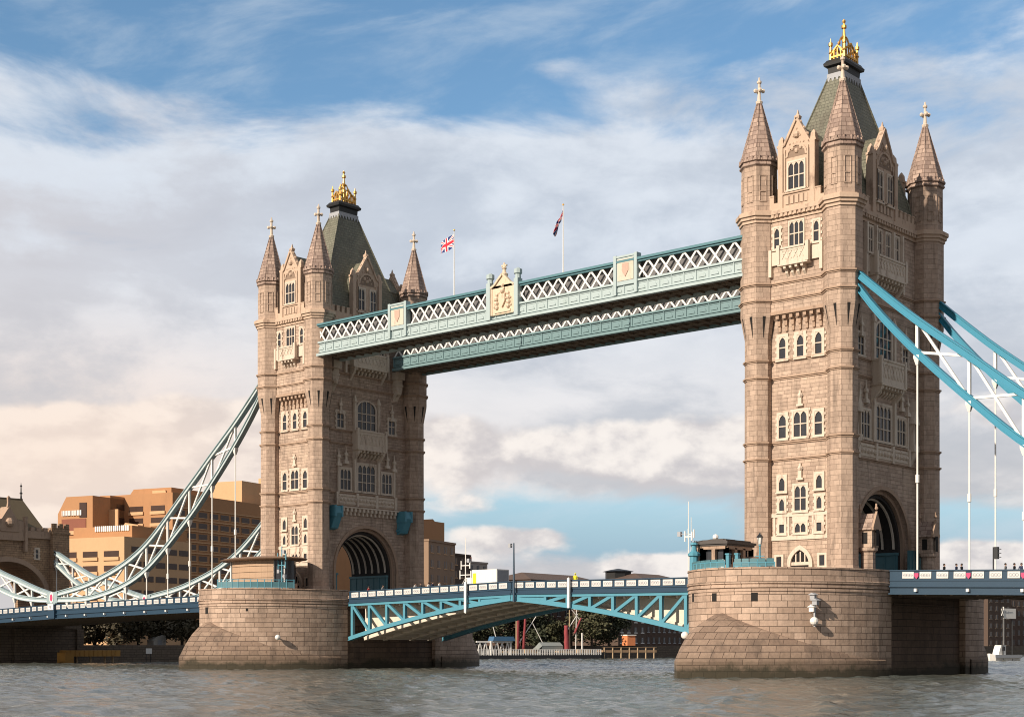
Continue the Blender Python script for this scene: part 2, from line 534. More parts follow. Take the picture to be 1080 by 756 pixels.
def pier(X, label, holes, tipy):
    root = thing('bridge_pier', (X, 0, -2), label, 'bridge pier', 'granite river piers')
    T = lambda x, y, z: (x + X, y, z)
    for sgn in (1, -1):
        mb = MB(T); mb.smooth = False
        us = [0]
        r0 = pier_ring(0, 0, sgn)
        for a, b in zip(r0[:-1], r0[1:]): us.append(us[-1] + math.dist(a, b))
        us.append(us[-1] + 21)
        prof = [(-2, 0), (8.5, 0), (8.52, 0.1), (8.7, 0.1), (8.75, 0.02), (8.85, 0.02), (8.9, 0.13), (9.1, 0.13), (9.14, 0.04), (9.25, 0.04), (9.3, 0.2), (9.55, 0.2), (9.6, 0.06), (PTOP - 0.18, 0.06), (PTOP - 0.17, 0.14), (PTOP, 0.14)]
        mb.rings([pier_ring(o, z, sgn) for z, o in prof], us=us, cap1=False)
        # parapet top and inner face down to the pier deck
        top = pier_ring(0.14, PTOP, sgn); inn = [(x * 0.945, y + sgn * 0.75 if i not in (0, 40) else y, PTOP) for i, (x, y, z) in enumerate(top)]
        inn2 = [(x, y, PDECK) for x, y, z in inn]
        a, b, c = mb.pts(top), mb.pts(inn), mb.pts(inn2)
        for i in range(40):
            mb.face([a + i, a + i + 1, b + i + 1, b + i]); mb.face([b + i, b + i + 1, c + i + 1, c + i])
        mb.face([c + i for i in range(41)])
        mb.build('rounded_end', PIER, root)
        # pointed cutwater
        cw = MB(T); rows = []
        M = 26; W = PW + 0.12; tl = -tipy - 10.0
        outl, inter = [], []
        for i in range(-M, M + 1):
            ta = abs(i) / M; s = -1 if i < 0 else 1
            ox = s * W * (1 - (1 - ta) ** 1.8); oy = tipy + tl * ta
            th = ta * PI / 2 * 0.94
            ix = s * (PW - 0.1) * math.sin(th); iy = -PY - (PB - 0.1) * math.cos(th)
            h = 1.7 + 4.7 * max(0, 1 - ta / 0.93) ** 1.25
            outl.append((ox, oy)); inter.append((ix, iy, h))
        us = [0]
        for a, b in zip(outl[:-1], outl[1:]): us.append(us[-1] + math.dist(a, b))
        rr = [[(x, sgn * y, -2) for x, y in outl], [(x, sgn * y, 1.6) for x, y in outl]]
        for f in (0.2, 0.4, 0.6, 0.8, 1.0):
            r = []
            for (x, y), (ix, iy, h) in zip(outl, inter):
                z = 1.6 + (h - 1.6) * (f + 1.0 * f * (1 - f))
                r.append((x + (ix - x) * f, sgn * (y + (iy - y) * f), z))
            rr.append(r)
        cw.rings(rr, cap0=False, cap1=False, us=us, closed=False)
        cw.build('cutwater', CUTW, root)
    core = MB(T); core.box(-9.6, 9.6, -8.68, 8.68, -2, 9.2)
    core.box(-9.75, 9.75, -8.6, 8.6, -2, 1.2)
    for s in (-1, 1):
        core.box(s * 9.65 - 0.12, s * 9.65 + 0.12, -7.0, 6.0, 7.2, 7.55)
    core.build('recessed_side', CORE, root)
    pv = MB(T); pv.box(-10.4, 10.4, -8.6, 8.6, 9.21, PDECK - 0.006); pv.build('roadway_slab', ASPH, root)
    for (t, z, sz) in holes:
        a = R(t); x, y = (PW + 0.0) * math.cos(a), -PY - (PB + 0.0) * math.sin(a)
        nx, ny = math.cos(a) / PW, -math.sin(a) / PB; l = math.hypot(nx, ny); nx /= l; ny /= l
        h = MB(T); h.bar((x - nx * 0.3, y - ny * 0.3, z), (x + nx * 0.012, y + ny * 0.012, z), sz, sz * 1.3)
        h.build('drain_opening', DARK, root)
    return root


pierN = pier(0, 'pinkish granite river pier nearer the viewer, carrying the right hand tower', [(118, 8.05, 0.62), (96, 8.0, 0.62), (72, 7.95, 0.66), (133, 8.0, 0.3)], -32.2)
pierF = pier(-82.3, 'sunlit granite river pier farther away, carrying the left hand tower', [(128, 8.0, 0.5), (95, 7.95, 0.7), (60, 8.0, 0.3)], -29.5)


# ------------------------------------------------------------------ towers
WX, WYL, WYU = 4.75, 9.3, 10.1
TX, TY = 5.1, 9.445


def arch_pts(w, z0, h, n=7, drop=0.0):
    """pointed arch outline from (-w,z0) over the top to (w,z0)"""
    out = []
    for i in range(n + 1):
        q = PI - PI / 3 * i / n
        out.append((w + 2 * w * math.cos(q), z0 + h * math.sin(q) / math.sin(PI / 3)))
    return out + [(-a, b) for a, b in out[-2::-1]]


WIN_CACHE = {}


def window_meshes(w, h, lights, rows, head, frame, teeth, arched_top):
    key = (w, h, lights, rows, head, frame, teeth, arched_top)
    if key in WIN_CACHE: return WIN_CACHE[key]
    f = MB(); d = -0.16; b = 0.03
    hw = w / 2
    if arched_top:                                   # one wide arch over all lights
        n = 9; ri = hw - frame; zs = h - hw * 0.62; rz = hw * 0.62
        f.box(-hw, -hw + frame, d, b, 0, zs); f.box(hw - frame, hw, d, b, 0, zs)
        for i in range(n):
            a0, a1 = PI - PI * i / n, PI - PI * (i + 1) / n
            q = [(math.cos(a0) * ri, zs + math.sin(a0) * (rz - frame * 0.6)), (math.cos(a1) * ri, zs + math.sin(a1) * (rz - frame * 0.6)),
                 (math.cos(a1) * hw, zs + math.sin(a1) * rz), (math.cos(a0) * hw, zs + math.sin(a0) * rz)]
            f.prism(q, d, b)
    else:
        f.box(-hw, -hw + frame, d, b, 0, h); f.box(hw - frame, hw, d, b, 0, h)
        f.box(-hw + frame, hw - frame, d, b, h - frame, h)
        ri = hw - frame
    f.box(-hw - 0.08, hw + 0.08, d - 0.1, b, -0.16, 0.0)          # sill
    f.box(-hw + frame, hw - frame, d + 0.02, b, 0.0, frame * 0.5)
    if teeth:
        k = 0; z = 0.1
        while z + 0.28 < (h if not arched_top else zs):
            if k % 2 == 0:
                f.box(-hw - 0.16, -hw, d + 0.05, b, z, z + 0.3); f.box(hw, hw + 0.16, d + 0.05, b, z, z + 0.3)
            z += 0.34; k += 1
    gw = 2 * ri / lights; mt = 0.11
    ztop = h - frame if not arched_top else h - frame
    for i in range(1, lights):
        x = -ri + gw * i
        zt = ztop if not arched_top else zs + (rz - frame * 0.6) * math.sqrt(max(0.0, 1 - (x / ri) ** 2))
        f.box(x - mt / 2, x + mt / 2, d + 0.05, b, frame * 0.5, zt)
    for r in range(1, rows):
        z = frame * 0.5 + (h - frame * (1.5 if not arched_top else 0.5) - (0 if not arched_top else rz)) * r / (rows if not arched_top else rows - 0.4)
        f.box(-ri, ri, d + 0.06, b, z - 0.06, z + 0.06)
    if head and not arched_top:
        hh = min(gw * 0.75, 0.6)
        for i in range(lights):
            cx = -ri + gw * (i + 0.5)
            ap = arch_pts(gw / 2 - mt * 0.4, ztop - hh, hh * 0.9, 4)
            half = len(ap) // 2
            L = [(cx + a, z) for a, z in ap[:half + 1]] + [(cx, ztop), (cx - gw / 2 + 0.01, ztop), (cx - gw / 2 + 0.01, ztop - hh)]
            Rr = [(cx + a, z) for a, z in ap[half:]] + [(cx + gw / 2 - 0.01, ztop - hh), (cx + gw / 2 - 0.01, ztop), (cx, ztop)]
            f.prism(L, d + 0.04, b); f.prism(Rr, d + 0.04, b)
    g = MB()
    if arched_top:
        poly = [(-ri, 0.02), (ri, 0.02)] + [(math.cos(PI * i / 10) * ri, zs + math.sin(PI * i / 10) * (rz - 0.04)) for i in range(11)]
        g.prism(poly, -0.012, 0.02)
    else: g.box(-ri, ri, -0.012, 0.02, 0.02, ztop)
    WIN_CACHE[key] = (f.mesh('window', PALE), g.mesh('glazing', GLASS))
    return WIN_CACHE[key]


def tower(X, river_face, label):
    root = thing('bridge_tower', (X, 0, PDECK), label, 'bridge tower', 'stone bridge towers')
    T = lambda x, y, z: (x + X, y, z)
    B = lambda mb, name, mat, par=root: mb.build(name, mat, par)

    def win(face, s, z, w, h, lights=1, rows=1, head=True, frame=0.24, teeth=True, arched=False, plane=None):
        fm, gm = window_meshes(w, h, lights, rows, head, frame, teeth, arched)
        if face == 'y': loc = (s, -(plane or WYL), z - PDECK); rz = 0
        else: loc = ((plane or WX), s, z - PDECK); rz = PI / 2
        o = bpy.data.objects.new('window', fm); COL.objects.link(o); o.parent = root; o.location = loc; o.rotation_euler = (0, 0, rz)
        q = bpy.data.objects.new('glazing', gm); COL.objects.link(q); q.parent = o
        return o

    FY = lambda pl: (lambda s, d, z: T(s, -pl - d, z))       # (along, outward, up)
    FX = lambda pl: (lambda s, d, z: T(pl + d, s, z))

    # --- body with the road arch through it
    rH, zS = 6.0, 14.0
    body = MB(T)
    N = 28
    arch = [(-rH * math.cos(PI * i / N), zS + rH * 1.03 * math.sin(PI * i / N)) for i in range(N + 1)]
    for x in (-WX, WX):
        for sg in (-1, 1):
            n = body.pts([(x, sg * rH, PDECK), (x, sg * WYL, PDECK), (x, sg * WYL, 38.9), (x, sg * rH, 38.9), (x, sg * rH, zS)])
            body.face([n, n + 1, n + 2, n + 3, n + 4])
        a = body.pts([(x, p, q) for p, q in arch]); t = body.pts([(x, p, 38.9) for p, q in arch])
        for i in range(N): body.face([a + i, a + i + 1, t + i + 1, t + i])
    prof = [(-rH, PDECK)] + arch + [(rH, PDECK)]
    a = body.pts([(-WX, p, q) for p, q in prof]); b2 = body.pts([(WX, p, q) for p, q in prof])
    for i in range(len(prof) - 1): body.face([a + i, a + i + 1, b2 + i + 1, b2 + i])
    for sg in (-1, 1):
        n = body.pts([(-WX, sg * WYL, PDECK), (WX, sg * WYL, PDECK), (WX, sg * WYL, 38.9), (-WX, sg * WYL, 38.9)]); body.face([n, n + 1, n + 2, n + 3])
    B(body, 'lower_wall', GRANITE)
    up = MB(T); up.box(-WX, WX, -WYU, WYU, 38.85, 49.6)
    for sg in (-1, 1):
        up.prism([(sg * WYL, 38.2), (sg * WYU, 38.95), (sg * WYL, 38.95)], -3.6, 3.6, 'yz')
    B(up, 'upper_wall', GRANITE)
    # --- recessed arch orders and tunnel
    for (r0, r1, x1, mat, nm) in ((5.6, 6.02, 4.35, TRIM, 'arch_order'), (5.2, 5.62, 3.95, VAULT, 'vault'), (6.0, 6.42, 4.9, TRIM, 'arch_moulding')):
        for sx in ((-1, 1) if nm != 'vault' else (1,)):
            o = MB(T)
            xa, xb = (sx * (x1 - 0.9), sx * x1) if r0 < 6 else (sx * 4.70, sx * x1)
            if nm == 'vault': xa = -x1
            x0, xq = min(xa, xb), max(xa, xb)
            prof = [(r0, PDECK)] + [(r0 * math.cos(PI * i / N), zS + r0 * 1.03 * math.sin(PI * i / N)) for i in range(N + 1)] + [(-r0, PDECK)]
            outp = [(r1, PDECK)] + [(r1 * math.cos(PI * i / N), zS + r1 * 1.03 * math.sin(PI * i / N)) for i in range(N + 1)] + [(-r1, PDECK)]
            o.rings([[(x0, a[0], a[1]), (xq, a[0], a[1]), (xq, b[0], b[1]), (x0, b[0], b[1])] for a, b in zip(prof, outp)])
            B(o, nm, mat)
    for k in range(6):
        ln = MB(T)
        x = -3.4 + 6.8 * k / 5
        for i in range(N):
            a0, a1 = PI * i / N, PI * (i + 1) / N
            q = [(r * math.cos(a), zS + r * 1.03 * math.sin(a)) for r, a in ((5.0, a0), (5.21, a0), (5.21, a1), (5.0, a1))]
            ln.prism(q, x - 0.1, x + 0.1, 'yz')
        B(ln, 'vault_rib', CREAM)
    for sg in (-1, 1):
        dk = MB(T)
        dk.box(-3.9, 3.9, min(sg * 4.85, sg * 5.22), max(sg * 4.85, sg * 5.22), PDECK, 13.3)
        for k in range(7): dk.box(-3.9 + k * 1.25, -3.75 + k * 1.25, min(sg * 4.78, sg * 5.2), max(sg * 4.78, sg * 5.2), PDECK, 13.3)
        dk.box(-4.0, 4.0, min(sg * 4.7, sg * 5.2), max(sg * 4.7, sg * 5.2), 13.3, 13.6)
        B(dk, 'portal_panelling', TEALM)
    # --- corner turrets
    for sx in (-1, 1):
        for sy in (-1, 1):
            cx, cy = sx * TX, sy * TY
            t = MB(T)
            t.oct(cx, cy, [(PDECK, 1.82), (10.9, 1.82), (11.15, 1.6), (11.6, 1.5), (36.4, 1.46), (38.9, 1.9), (49.0, 1.9)])
            t.oct(cx, cy, [(48.98, 1.82), (55.1, 1.80)])
            t.mi = 1
            for k in range(8):
                a = k * PI / 4; d = Vector((math.cos(a), math.sin(a))); s = Vector((-d.y, d.x))
                for q in (0.12,):
                    rr = []
                    for zz, rad, wd in ((36.45, 1.475, 0.015), (38.7, 1.865, 0.17)):
                        c = Vector((cx, cy)) + s * q
                        rr.append([tuple(c + d * (rad + e) + s * w_) + (zz,) for e, w_ in ((-0.1, -wd), (-0.1, wd), (0.015, wd), (0.015, -wd))])
                    t.rings(rr)
            t.mi = 0
            for k in range(8):
                a = k * PI / 4; d = Vector((math.cos(a), math.sin(a))); s = Vector((-d.y, d.x))
                c = Vector((cx, cy)) + d * 1.84
                for q in (-0.34, 0.34):
                    p = c + s * q
                    t.bar((p.x, p.y, 51.2), (p.x, p.y, 53.9), 0.09, 0.12)
                for zz in (51.1, 52.2, 53.9):
                    p, q = c - s * 0.38, c + s * 0.38
                    t.bar((p.x, p.y, zz), (q.x, q.y, zz), 0.12, 0.12)
            to = B(t, 'turret', [TURRET, DARK])
            s = MB(T)
            s.oct(cx, cy, [(54.9, 1.8), (55.1, 2.02), (55.25, 2.02), (55.3, 1.92), (55.5, 1.92), (55.52, 2.08), (55.75, 2.08), (55.8, 1.95), (57.6, 1.5), (59.2, 1.05), (62.3, 0.2)])
            for k in range(16):
                a = k * PI / 8 + PI / 16
                x, y = cx + 2.02 * math.cos(a), cy + 2.02 * math.sin(a)
                s.box(x - 0.12, x + 0.12, y - 0.12, y + 0.12, 55.52, 56.0)
            for k in range(8):
                a = k * PI / 4 + PI / 8
                s.bar((cx + 2.1 * math.cos(a), cy + 2.1 * math.sin(a), 55.75), (cx + 0.24 * math.cos(a), cy + 0.24 * math.sin(a), 62.3), 0.12, 0.12)
            B(s, 'spire', SPIRE, to)
            c = MB(T)
            c.lathe(cx, cy, [(62.2, 0.34), (62.45, 0.4), (62.6, 0.22), (63.3, 0.17), (64.4, 0.15), (64.5, 0.26), (64.7, 0.26), (64.75, 0.12), (65.1, 0.08)], 8)
            for k in range(4):
                a = k * PI / 2 + PI / 4
                c.ball((cx + 0.42 * math.cos(a), cy + 0.42 * math.sin(a), 63.65), 0.24, 6, 4)
                c.bar((cx, cy, 63.6), (cx + 0.4 * math.cos(a), cy + 0.4 * math.sin(a), 63.65), 0.2)
            B(c, 'cross_finial', PALE, to)
    # --- string courses following walls and turrets
    for z, wy, rt, h in ((23.05, WYL, 1.46, 0.3), (24.85, WYL, 1.46, 0.32), (31.85, WYL, 1.46, 0.32), (33.75, WYL, 1.46, 0.28), (40.1, WYU, 1.9, 0.3), (41.9, WYU, 1.9, 0.28)):
        sc = MB(T)
        for k in range(2):
            off = 0.1 + 0.12 * k; za, zb = z + h * 0.5 * k, z + h * 0.5 * (k + 1)
            sc.box(-3.7, 3.7, -wy - off, wy + off, za, zb); sc.box(-WX - off, WX + off, -8.0, 8.0, za, zb)
            for sx in (-1, 1):
                for sy in (-1, 1): sc.oct(sx * TX, sy * TY, [(za, rt + off), (zb, rt + off)])
        B(sc, 'string_course', TRIM)
    co = MB(T)
    for k, (za, zb, off) in enumerate(((48.75, 49.1, 0.14), (49.1, 49.45, 0.32), (49.45, 49.85, 0.5), (49.85, 50.0, 0.3))):
        co.box(-3.7, 3.7, -WYU - off, WYU + off, za, zb); co.box(-WX - off, WX + off, -8.0, 8.0, za, zb)
        for sx in (-1, 1):
            for sy in (-1, 1): co.oct(sx * TX, sy * TY, [(za, 1.9 + off), (zb, 1.9 + off)])
    for k in range(13):
        x = -3.3 + 6.6 * k / 12
        for sy in (-1, 1): co.box(x - 0.16, x + 0.16, min(sy * WYU, sy * (WYU + 0.46)), max(sy * WYU, sy * (WYU + 0.46)), 49.12, 49.44)
    for k in range(26):
        y = -7.4 + 14.8 * k / 25
        for sx in (-1, 1): co.box(min(sx * WX, sx * (WX + 0.46)), max(sx * WX, sx * (WX + 0.46)), y - 0.16, y + 0.16, 49.12, 49.44)
    B(co, 'cornice', DORM)
    pa = None
    def cren(face, s0, s1):
        f = FY(WYU + 0.12) if face == 'y' else FX(WX + 0.12)
        pa = MB(f)
        pa.box(s0, s1, -0.4, 0, 50.0, 50.75)
        n = max(1, int((s1 - s0) / 0.9)); st = (s1 - s0) / n
        for i in range(n):
            pa.box(s0 + st * i, s0 + st * i + st * 0.55, -0.4, 0.0, 50.75, 51.45); pa.box(s0 + st * i - 0.04, s0 + st * i + st * 0.55 + 0.04, -0.44, 0.05, 51.45, 51.6)
        B(pa, 'parapet', DORM)
    for s0, s1 in ((-3.5, -2.2), (2.2, 3.5)):
        cren('y', s0, s1)
        pa = MB(lambda s, d, z: T(s, WYU + 0.12 + d, z)); pa.box(s0, s1, -0.4, 0, 50, 51.3); B(pa, 'parapet', DORM)
    for s0, s1 in ((-7.7, -2.9), (2.9, 7.7)):
        cren('x', s0, s1)
        pa = MB(lambda s, d, z: T(-WX - 0.12 - d, s, z)); pa.box(s0, s1, -0.4, 0, 50, 51.3); B(pa, 'parapet', DORM)
    # --- main roof
    rf = MB(T)
    lv = [(50.0, 4.55, 8.0), (53.0, 4.15, 7.2), (59.0, 2.6, 4.8), (66.3, 0.9, 1.75)]
    rf.rings([[(-a, -b, z), (a, -b, z), (a, b, z), (-a, b, z)] for z, a, b in lv])
    for sx in (-1, 1):
        for sy in (-1, 1):
            for (z0, a0, b0), (z1, a1, b1) in zip(lv[:-1], lv[1:]): rf.bar((sx * a0, sy * b0, z0), (sx * a1, sy * b1, z1), 0.2)
    ro = B(rf, 'roof', SLATE)
    fr = MB(T); fr.box(-1.05, 1.05, -1.92, 1.92, 66.0, 66.55)
    for k in range(7):
        y = -1.7 + 3.4 * k / 6
        for sx in (-1, 1): fr.prism([(y - 0.22, 66.05), (y + 0.22, 66.05), (y, 65.5)], sx * 1.08 - 0.06, sx * 1.08 + 0.06, 'yz')
    for k in range(4):
        x = -0.8 + 1.6 * k / 3
        for sy in (-1, 1): fr.prism([(x - 0.2, 66.05), (x + 0.2, 66.05), (x, 65.5)], sy * 1.95 - 0.06, sy * 1.95 + 0.06, 'xz')
    B(fr, 'roof_fringe', GREYP, ro)
    bl = MB(T)
    bl.rings([[(-a, -b, z), (a, -b, z), (a, b, z), (-a, b, z)] for z, a, b in ((66.5, 0.95, 1.8), (67.3, 1.0, 1.85), (67.4, 1.3, 2.2), (67.7, 1.35, 2.25), (67.9, 1.2, 2.05), (68.1, 1.1, 1.9))])
    B(bl, 'roof_cresting', LEAD, ro)
    cr = MB(T)
    for sx in (-1, 1):
        for sy in (-1, 1):
            x, y = sx * 0.85, sy * 1.45
            cr.lathe(x, y, [(68.0, 0.16), (68.9, 0.14), (69.0, 0.24), (69.15, 0.14), (69.7, 0.12), (69.8, 0.24), (70.1, 0.26), (70.2, 0.1), (70.6, 0.05)], 7)
            pr = None
            for k in range(9):
                t = k / 8; p = (x * (1 - t) ** 1.0, y * (1 - t) ** 1.0, 68.2 + 2.7 * math.sin(t * PI / 2) ** 1.2 + 0.25 * math.sin(t * PI * 3))
                if pr: cr.bar(pr, p, 0.14)
                if k in (3, 5): cr.ball(p, 0.2, 6, 4)
                pr = p
    for sx in (-1, 1):
        for y in (-1.45, -1.0, -0.5, 0, 0.5, 1.0, 1.45):
            cr.bar((sx * 0.85, y, 68.0), (sx * 0.85, y, 69.0 + 0.9 * (1 - abs(y) / 1.45)), 0.13); cr.ball((sx * 0.85, y, 69.1 + 0.9 * (1 - abs(y) / 1.45)), 0.17, 6, 4)
        cr.bar((sx * 0.85, -1.45, 68.5), (sx * 0.85, 1.45, 68.5), 0.2)
        for q in (-1, 1):
            cr.bar((sx * 0.85, q * 1.45, 68.9), (sx * 0.85, 0, 70.1), 0.15); cr.bar((q * 0.85, sx * 1.45, 68.8), (0, sx * 1.45, 69.7), 0.15)
        for x in (-0.42, 0, 0.42): cr.bar((x, sx * 1.45, 68.0), (x, sx * 1.45, 69.4), 0.12)
        cr.bar((-0.85, sx * 1.45, 68.5), (0.85, sx * 1.45, 68.5), 0.2)
    cr.lathe(0, 0, [(68.0, 0.3), (69.5, 0.22), (70.6, 0.2), (70.9, 0.4), (71.1, 0.2), (71.9, 0.13), (72.0, 0.3), (72.3, 0.3), (72.4, 0.1), (73.0, 0.07)], 8)
    cr.ball((0, 0, 72.75), 0.22, 6, 4)
    B(cr, 'gilded_crown', GOLD, ro)
    # --- dormers on the four sides
    for face in ('-y', '+x', '+y', '-x'):
        if face[1] == 'y':
            hw, pl, back, apex, sh = 1.95, WYU - 0.1, 4.6, 59.3, 56.9
            sg = -1 if face[0] == '-' else 1
            f = (lambda pl, sg: lambda s, d, z: T(s, sg * (pl + d), z))(pl, sg)
        else:
            hw, pl, back, apex, sh = 2.55, WX + 0.05, 2.9, 59.5, 56.6
            sg = -1 if face[0] == '-' else 1
            f = (lambda pl, sg: lambda s, d, z: T(sg * (pl + d), s, z))(pl, sg)
        d = MB(f)
        poly = [(-hw, 49.9), (hw, 49.9), (hw, sh - 0.6), (hw * 0.72, sh), (0.35, apex - 0.5), (0, apex), (-0.35, apex - 0.5), (-hw * 0.72, sh), (-hw, sh - 0.6)]
        d.prism(poly, -0.5, 0.14, 'xz')
        for sgx in (-1, 1):                     # raked copings with steps, shoulder piers
            d.bar((sgx * hw * 0.78, 0.02, sh - 0.2), (0, 0.02, apex + 0.1), 0.62, 0.26)
            d.box(sgx * hw - 0.3, sgx * hw + 0.3, -0.55, 0.3, 49.9, sh - 0.35)
            d.rings([[(sgx * hw + a * q, -0.12 + b * q, z) for a, b in ((-1, -1), (1, -1), (1, 1), (-1, 1))] for z, q in ((sh - 0.35, 0.42), (sh - 0.1, 0.42), (sh - 0.05, 0.3), (sh + 0.5, 0.26), (sh + 0.9, 0.05))])
            for k in range(3):
                t = (k + 0.7) / 3.6
                d.ball((sgx * hw * 0.78 * (1 - t), 0.02, sh - 0.2 + (apex - sh + 0.2) * t + 0.28), 0.2, 6, 4)
        d.rings([[(a * q, b * q - 0.1, z) for a, b in ((-1, -1), (1, -1), (1, 1), (-1, 1))] for z, q in ((apex, 0.25), (apex + 0.3, 0.3), (apex + 0.5, 0.12), (apex + 1.0, 0.03))])
        # blind arch and relief panels
        ra = hw * 0.62
        for i in range(8):
            a0, a1 = PI * i / 8, PI * (i + 1) / 8
            q = [(r * math.cos(a), 55.35 + r * 1.05 * math.sin(a)) for r, a in ((ra - 0.14, a0), (ra + 0.1, a0), (ra + 0.1, a1), (ra - 0.14, a1))]
            d.prism(q, 0.1, 0.26, 'xz')
        d.box(-hw + 0.3, hw - 0.3, 0.1, 0.3, 51.45, 51.65)
        for k in range(5):
            x = -hw * 0.6 + hw * 1.2 * k / 4
            d.box(x - 0.2, x + 0.2, 0.1, 0.22, 50.35, 51.2)
        d.ball((0, 0.15, 57.6), 0.4, 7, 4); d.ball((-0.5, 0.12, 56.2), 0.25, 6, 4); d.ball((0.5, 0.12, 56.2), 0.25, 6, 4); d.ball((0, 0.12, 55.9), 0.3, 6, 4)
        for k in range(4):                      # carved bosses and slim shafts
            zz = sh - 0.9 + k * 0.75; ww = hw * 0.72 * (1 - k * 0.24)
            for q in range(-2, 3):
                if abs(q) * 0.42 < ww and not (k == 0 and abs(q) < 2): d.ball((q * 0.42, 0.14, zz), 0.13, 5, 3)
        for q in (-hw * 0.72, hw * 0.72): d.box(q - 0.09, q + 0.09, 0.1, 0.3, 51.6, sh - 0.7)
        d.mi = 1
        d.prism([(-ra + 0.15, 55.3)] + [((ra - 0.15) * math.cos(PI - PI * i / 8), 55.4 + ra * math.sin(PI - PI * i / 8)) for i in range(9)] + [(ra - 0.15, 55.3)], 0.1, 0.155, 'xz')
        for q in (-1, 1): d.box(min(q * hw * 0.78, q * (hw - 0.32)), max(q * hw * 0.78, q * (hw - 0.32)), 0.1, 0.15, 51.8, sh - 1.0)
        d.box(-hw * 0.66, hw * 0.66, 0.1, 0.15, 50.3, 51.25)
        d.mi = 0
        do = B(d, 'dormer', [DORM, RECESS])
        r = MB(f)
        r.prism([(-hw, sh - 0.7), (0, apex - 0.6), (hw, sh - 0.7)], -0.5, -pl + 1.0, 'xz')
        r.box(-hw + 0.05, hw - 0.05, -back, -0.5, 50.0, sh - 0.7)
        B(r, 'dormer_roof', SLATE, do)
        if face == '-y':
            win('y', 0, 51.8, 2.3, 3.1, 3, 2, frame=0.2, teeth=False, plane=pl + 0.14)
        if face == '+x':
            for s in (-1.15, 1.15): win('x', s, 51.4, 1.5, 3.5, 2, 2, frame=0.2, teeth=False, plane=pl + 0.14)
    # --- side face (towards the viewer's left) windows, bands, door
    for s in (-2.28, 2.28):
        win('y', s, 19.7, 1.3, 1.9, frame=0.3, teeth=False)
        win('y', s, 17.55, 1.2, 1.75, frame=0.3)
        win('y', s, 15.15, 1.2, 1.35, frame=0.3, head=False)
        win('y', s + (0.35 if s > 0 else -0.35), 11.5, 1.15, 1.5, frame=0.26, head=False, teeth=False)
    win('y', 0, 17.5, 1.9, 3.05, 2, 2, frame=0.26)
    win('y', 0, 15.15, 1.85, 1.4, 2, 1, frame=0.26)
    bands = MB(FY(WYL))
    for z0, z1, e in ((17.0, 17.42, 0.12), (14.5, 15.0, 0.14)): bands.box(-3.62, 3.62, 0, e, z0, z1)
    bands.box(-1.0, 1.0, 0, 0.1, 16.55, 17.0)
    for s in (-2.28, 2.28): bands.box(s - 0.55, s + 0.55, 0, 0.1, 16.5, 17.0)
    for s in (-3.25, -1.5, 1.5, 3.25):
        bands.box(s - 0.12, s + 0.12, 0, 0.08, 15.0, 17.0)
    B(bands, 'stone_band', PALE)
    dr = MB(FY(WYL))
    ap = arch_pts(1.55, 11.9, 2.0, 8); ai = arch_pts(1.12, 11.9, 1.5, 8)
    dr.box(-1.55, -1.12, 0, 0.3, PDECK, 11.9); dr.box(1.12, 1.55, 0, 0.3, PDECK, 11.9)
    for i in range(len(ap) - 1): dr.prism([ap[i], ap[i + 1], ai[i + 1], ai[i]], 0, 0.3)
    dr.box(-1.12, 1.12, 0, 0.12, 11.75, 12.1)
    for x in (-0.55, 0, 0.55): dr.box(x - 0.07, x + 0.07, 0, 0.12, 12.1, 13.2)
    do = B(dr, 'doorway', PALE)
    dv = MB(FY(WYL)); dv.prism([(-1.12, PDECK), (1.12, PDECK)] + [(a, z) for a, z in ai[::-1]], 0.004, 0.03); B(dv, 'door', DARK, do)
    orn = [('y', WYL, 0, 20.85, 1.0), ('y', WYL, 0, 28.75, 0.9)]
    for s in (-2.2, 0, 2.2):
        win('y', s, 25.4, 2.1 if s == 0 else 1.4, 3.1 if s == 0 else 2.9, 2 if s == 0 else 1, 2, frame=0.26)
        win('y', s, 33.95, 1.45, 2.8, 1, 2, frame=0.33)
    win('y', 0, 45.75, 2.0, 2.8, 3, 2, frame=0.16, teeth=False, plane=WYU)
    for s in (-2.4, 2.4): win('y', s, 45.75, 1.05, 2.5, 1, 2, frame=0.22, plane=WYU)
    for fc, pl, s, z, h in orn:
        o = MB(FY(pl)); o.box(s - 0.4, s + 0.4, 0, 0.3, z, z + 0.25); o.box(s - 0.22, s + 0.22, 0, 0.28, z + 0.25, z + h)
        o.ball((s, 0.15, z + h + 0.25), 0.32, 6, 4); o.box(s - 0.12, s + 0.12, 0, 0.25, z + h + 0.5, z + h + 0.8)
        B(o, 'carved_ornament', PALE)
    ct = MB(FY(WYL))
    for k in range(7):
        s = -2.5 + 5.0 * k / 6
        ct.prism([(s - 0.17, 37.6), (s + 0.17, 37.6), (s + 0.17, 38.5), (s - 0.17, 38.5)], 0, 0.35); ct.box(s - 0.2, s + 0.2, 0, 0.7, 38.3, 38.75); ct.box(s - 0.14, s + 0.14, 0, 0.2, 37.0, 37.6)
    ct.box(-3.2, 3.2, 0, 0.9, 38.75, 39.1)
    B(ct, 'corbel_table', TRIM)

    def balcony(fc, pl, hw, z0, z1, pr, side=0.0, deep=False):
        f = MB(FY(pl) if fc == 'y' else FX(pl))
        f.box(-hw, hw, 0, pr, z0 - 0.25, z0); f.box(-hw, hw, pr - 0.22, pr, z0, z1); f.box(-hw, -hw + 0.22, 0, pr, z0, z1); f.box(hw - 0.22, hw, 0, pr, z0, z1)
        f.box(-hw - 0.1, hw + 0.1, pr - 0.3, pr + 0.1, z1, z1 + 0.2)
        f.box(-hw - 0.1, -hw + 0.3, 0, pr + 0.1, z1, z1 + 0.2); f.box(hw - 0.3, hw + 0.1, 0, pr + 0.1, z1, z1 + 0.2)
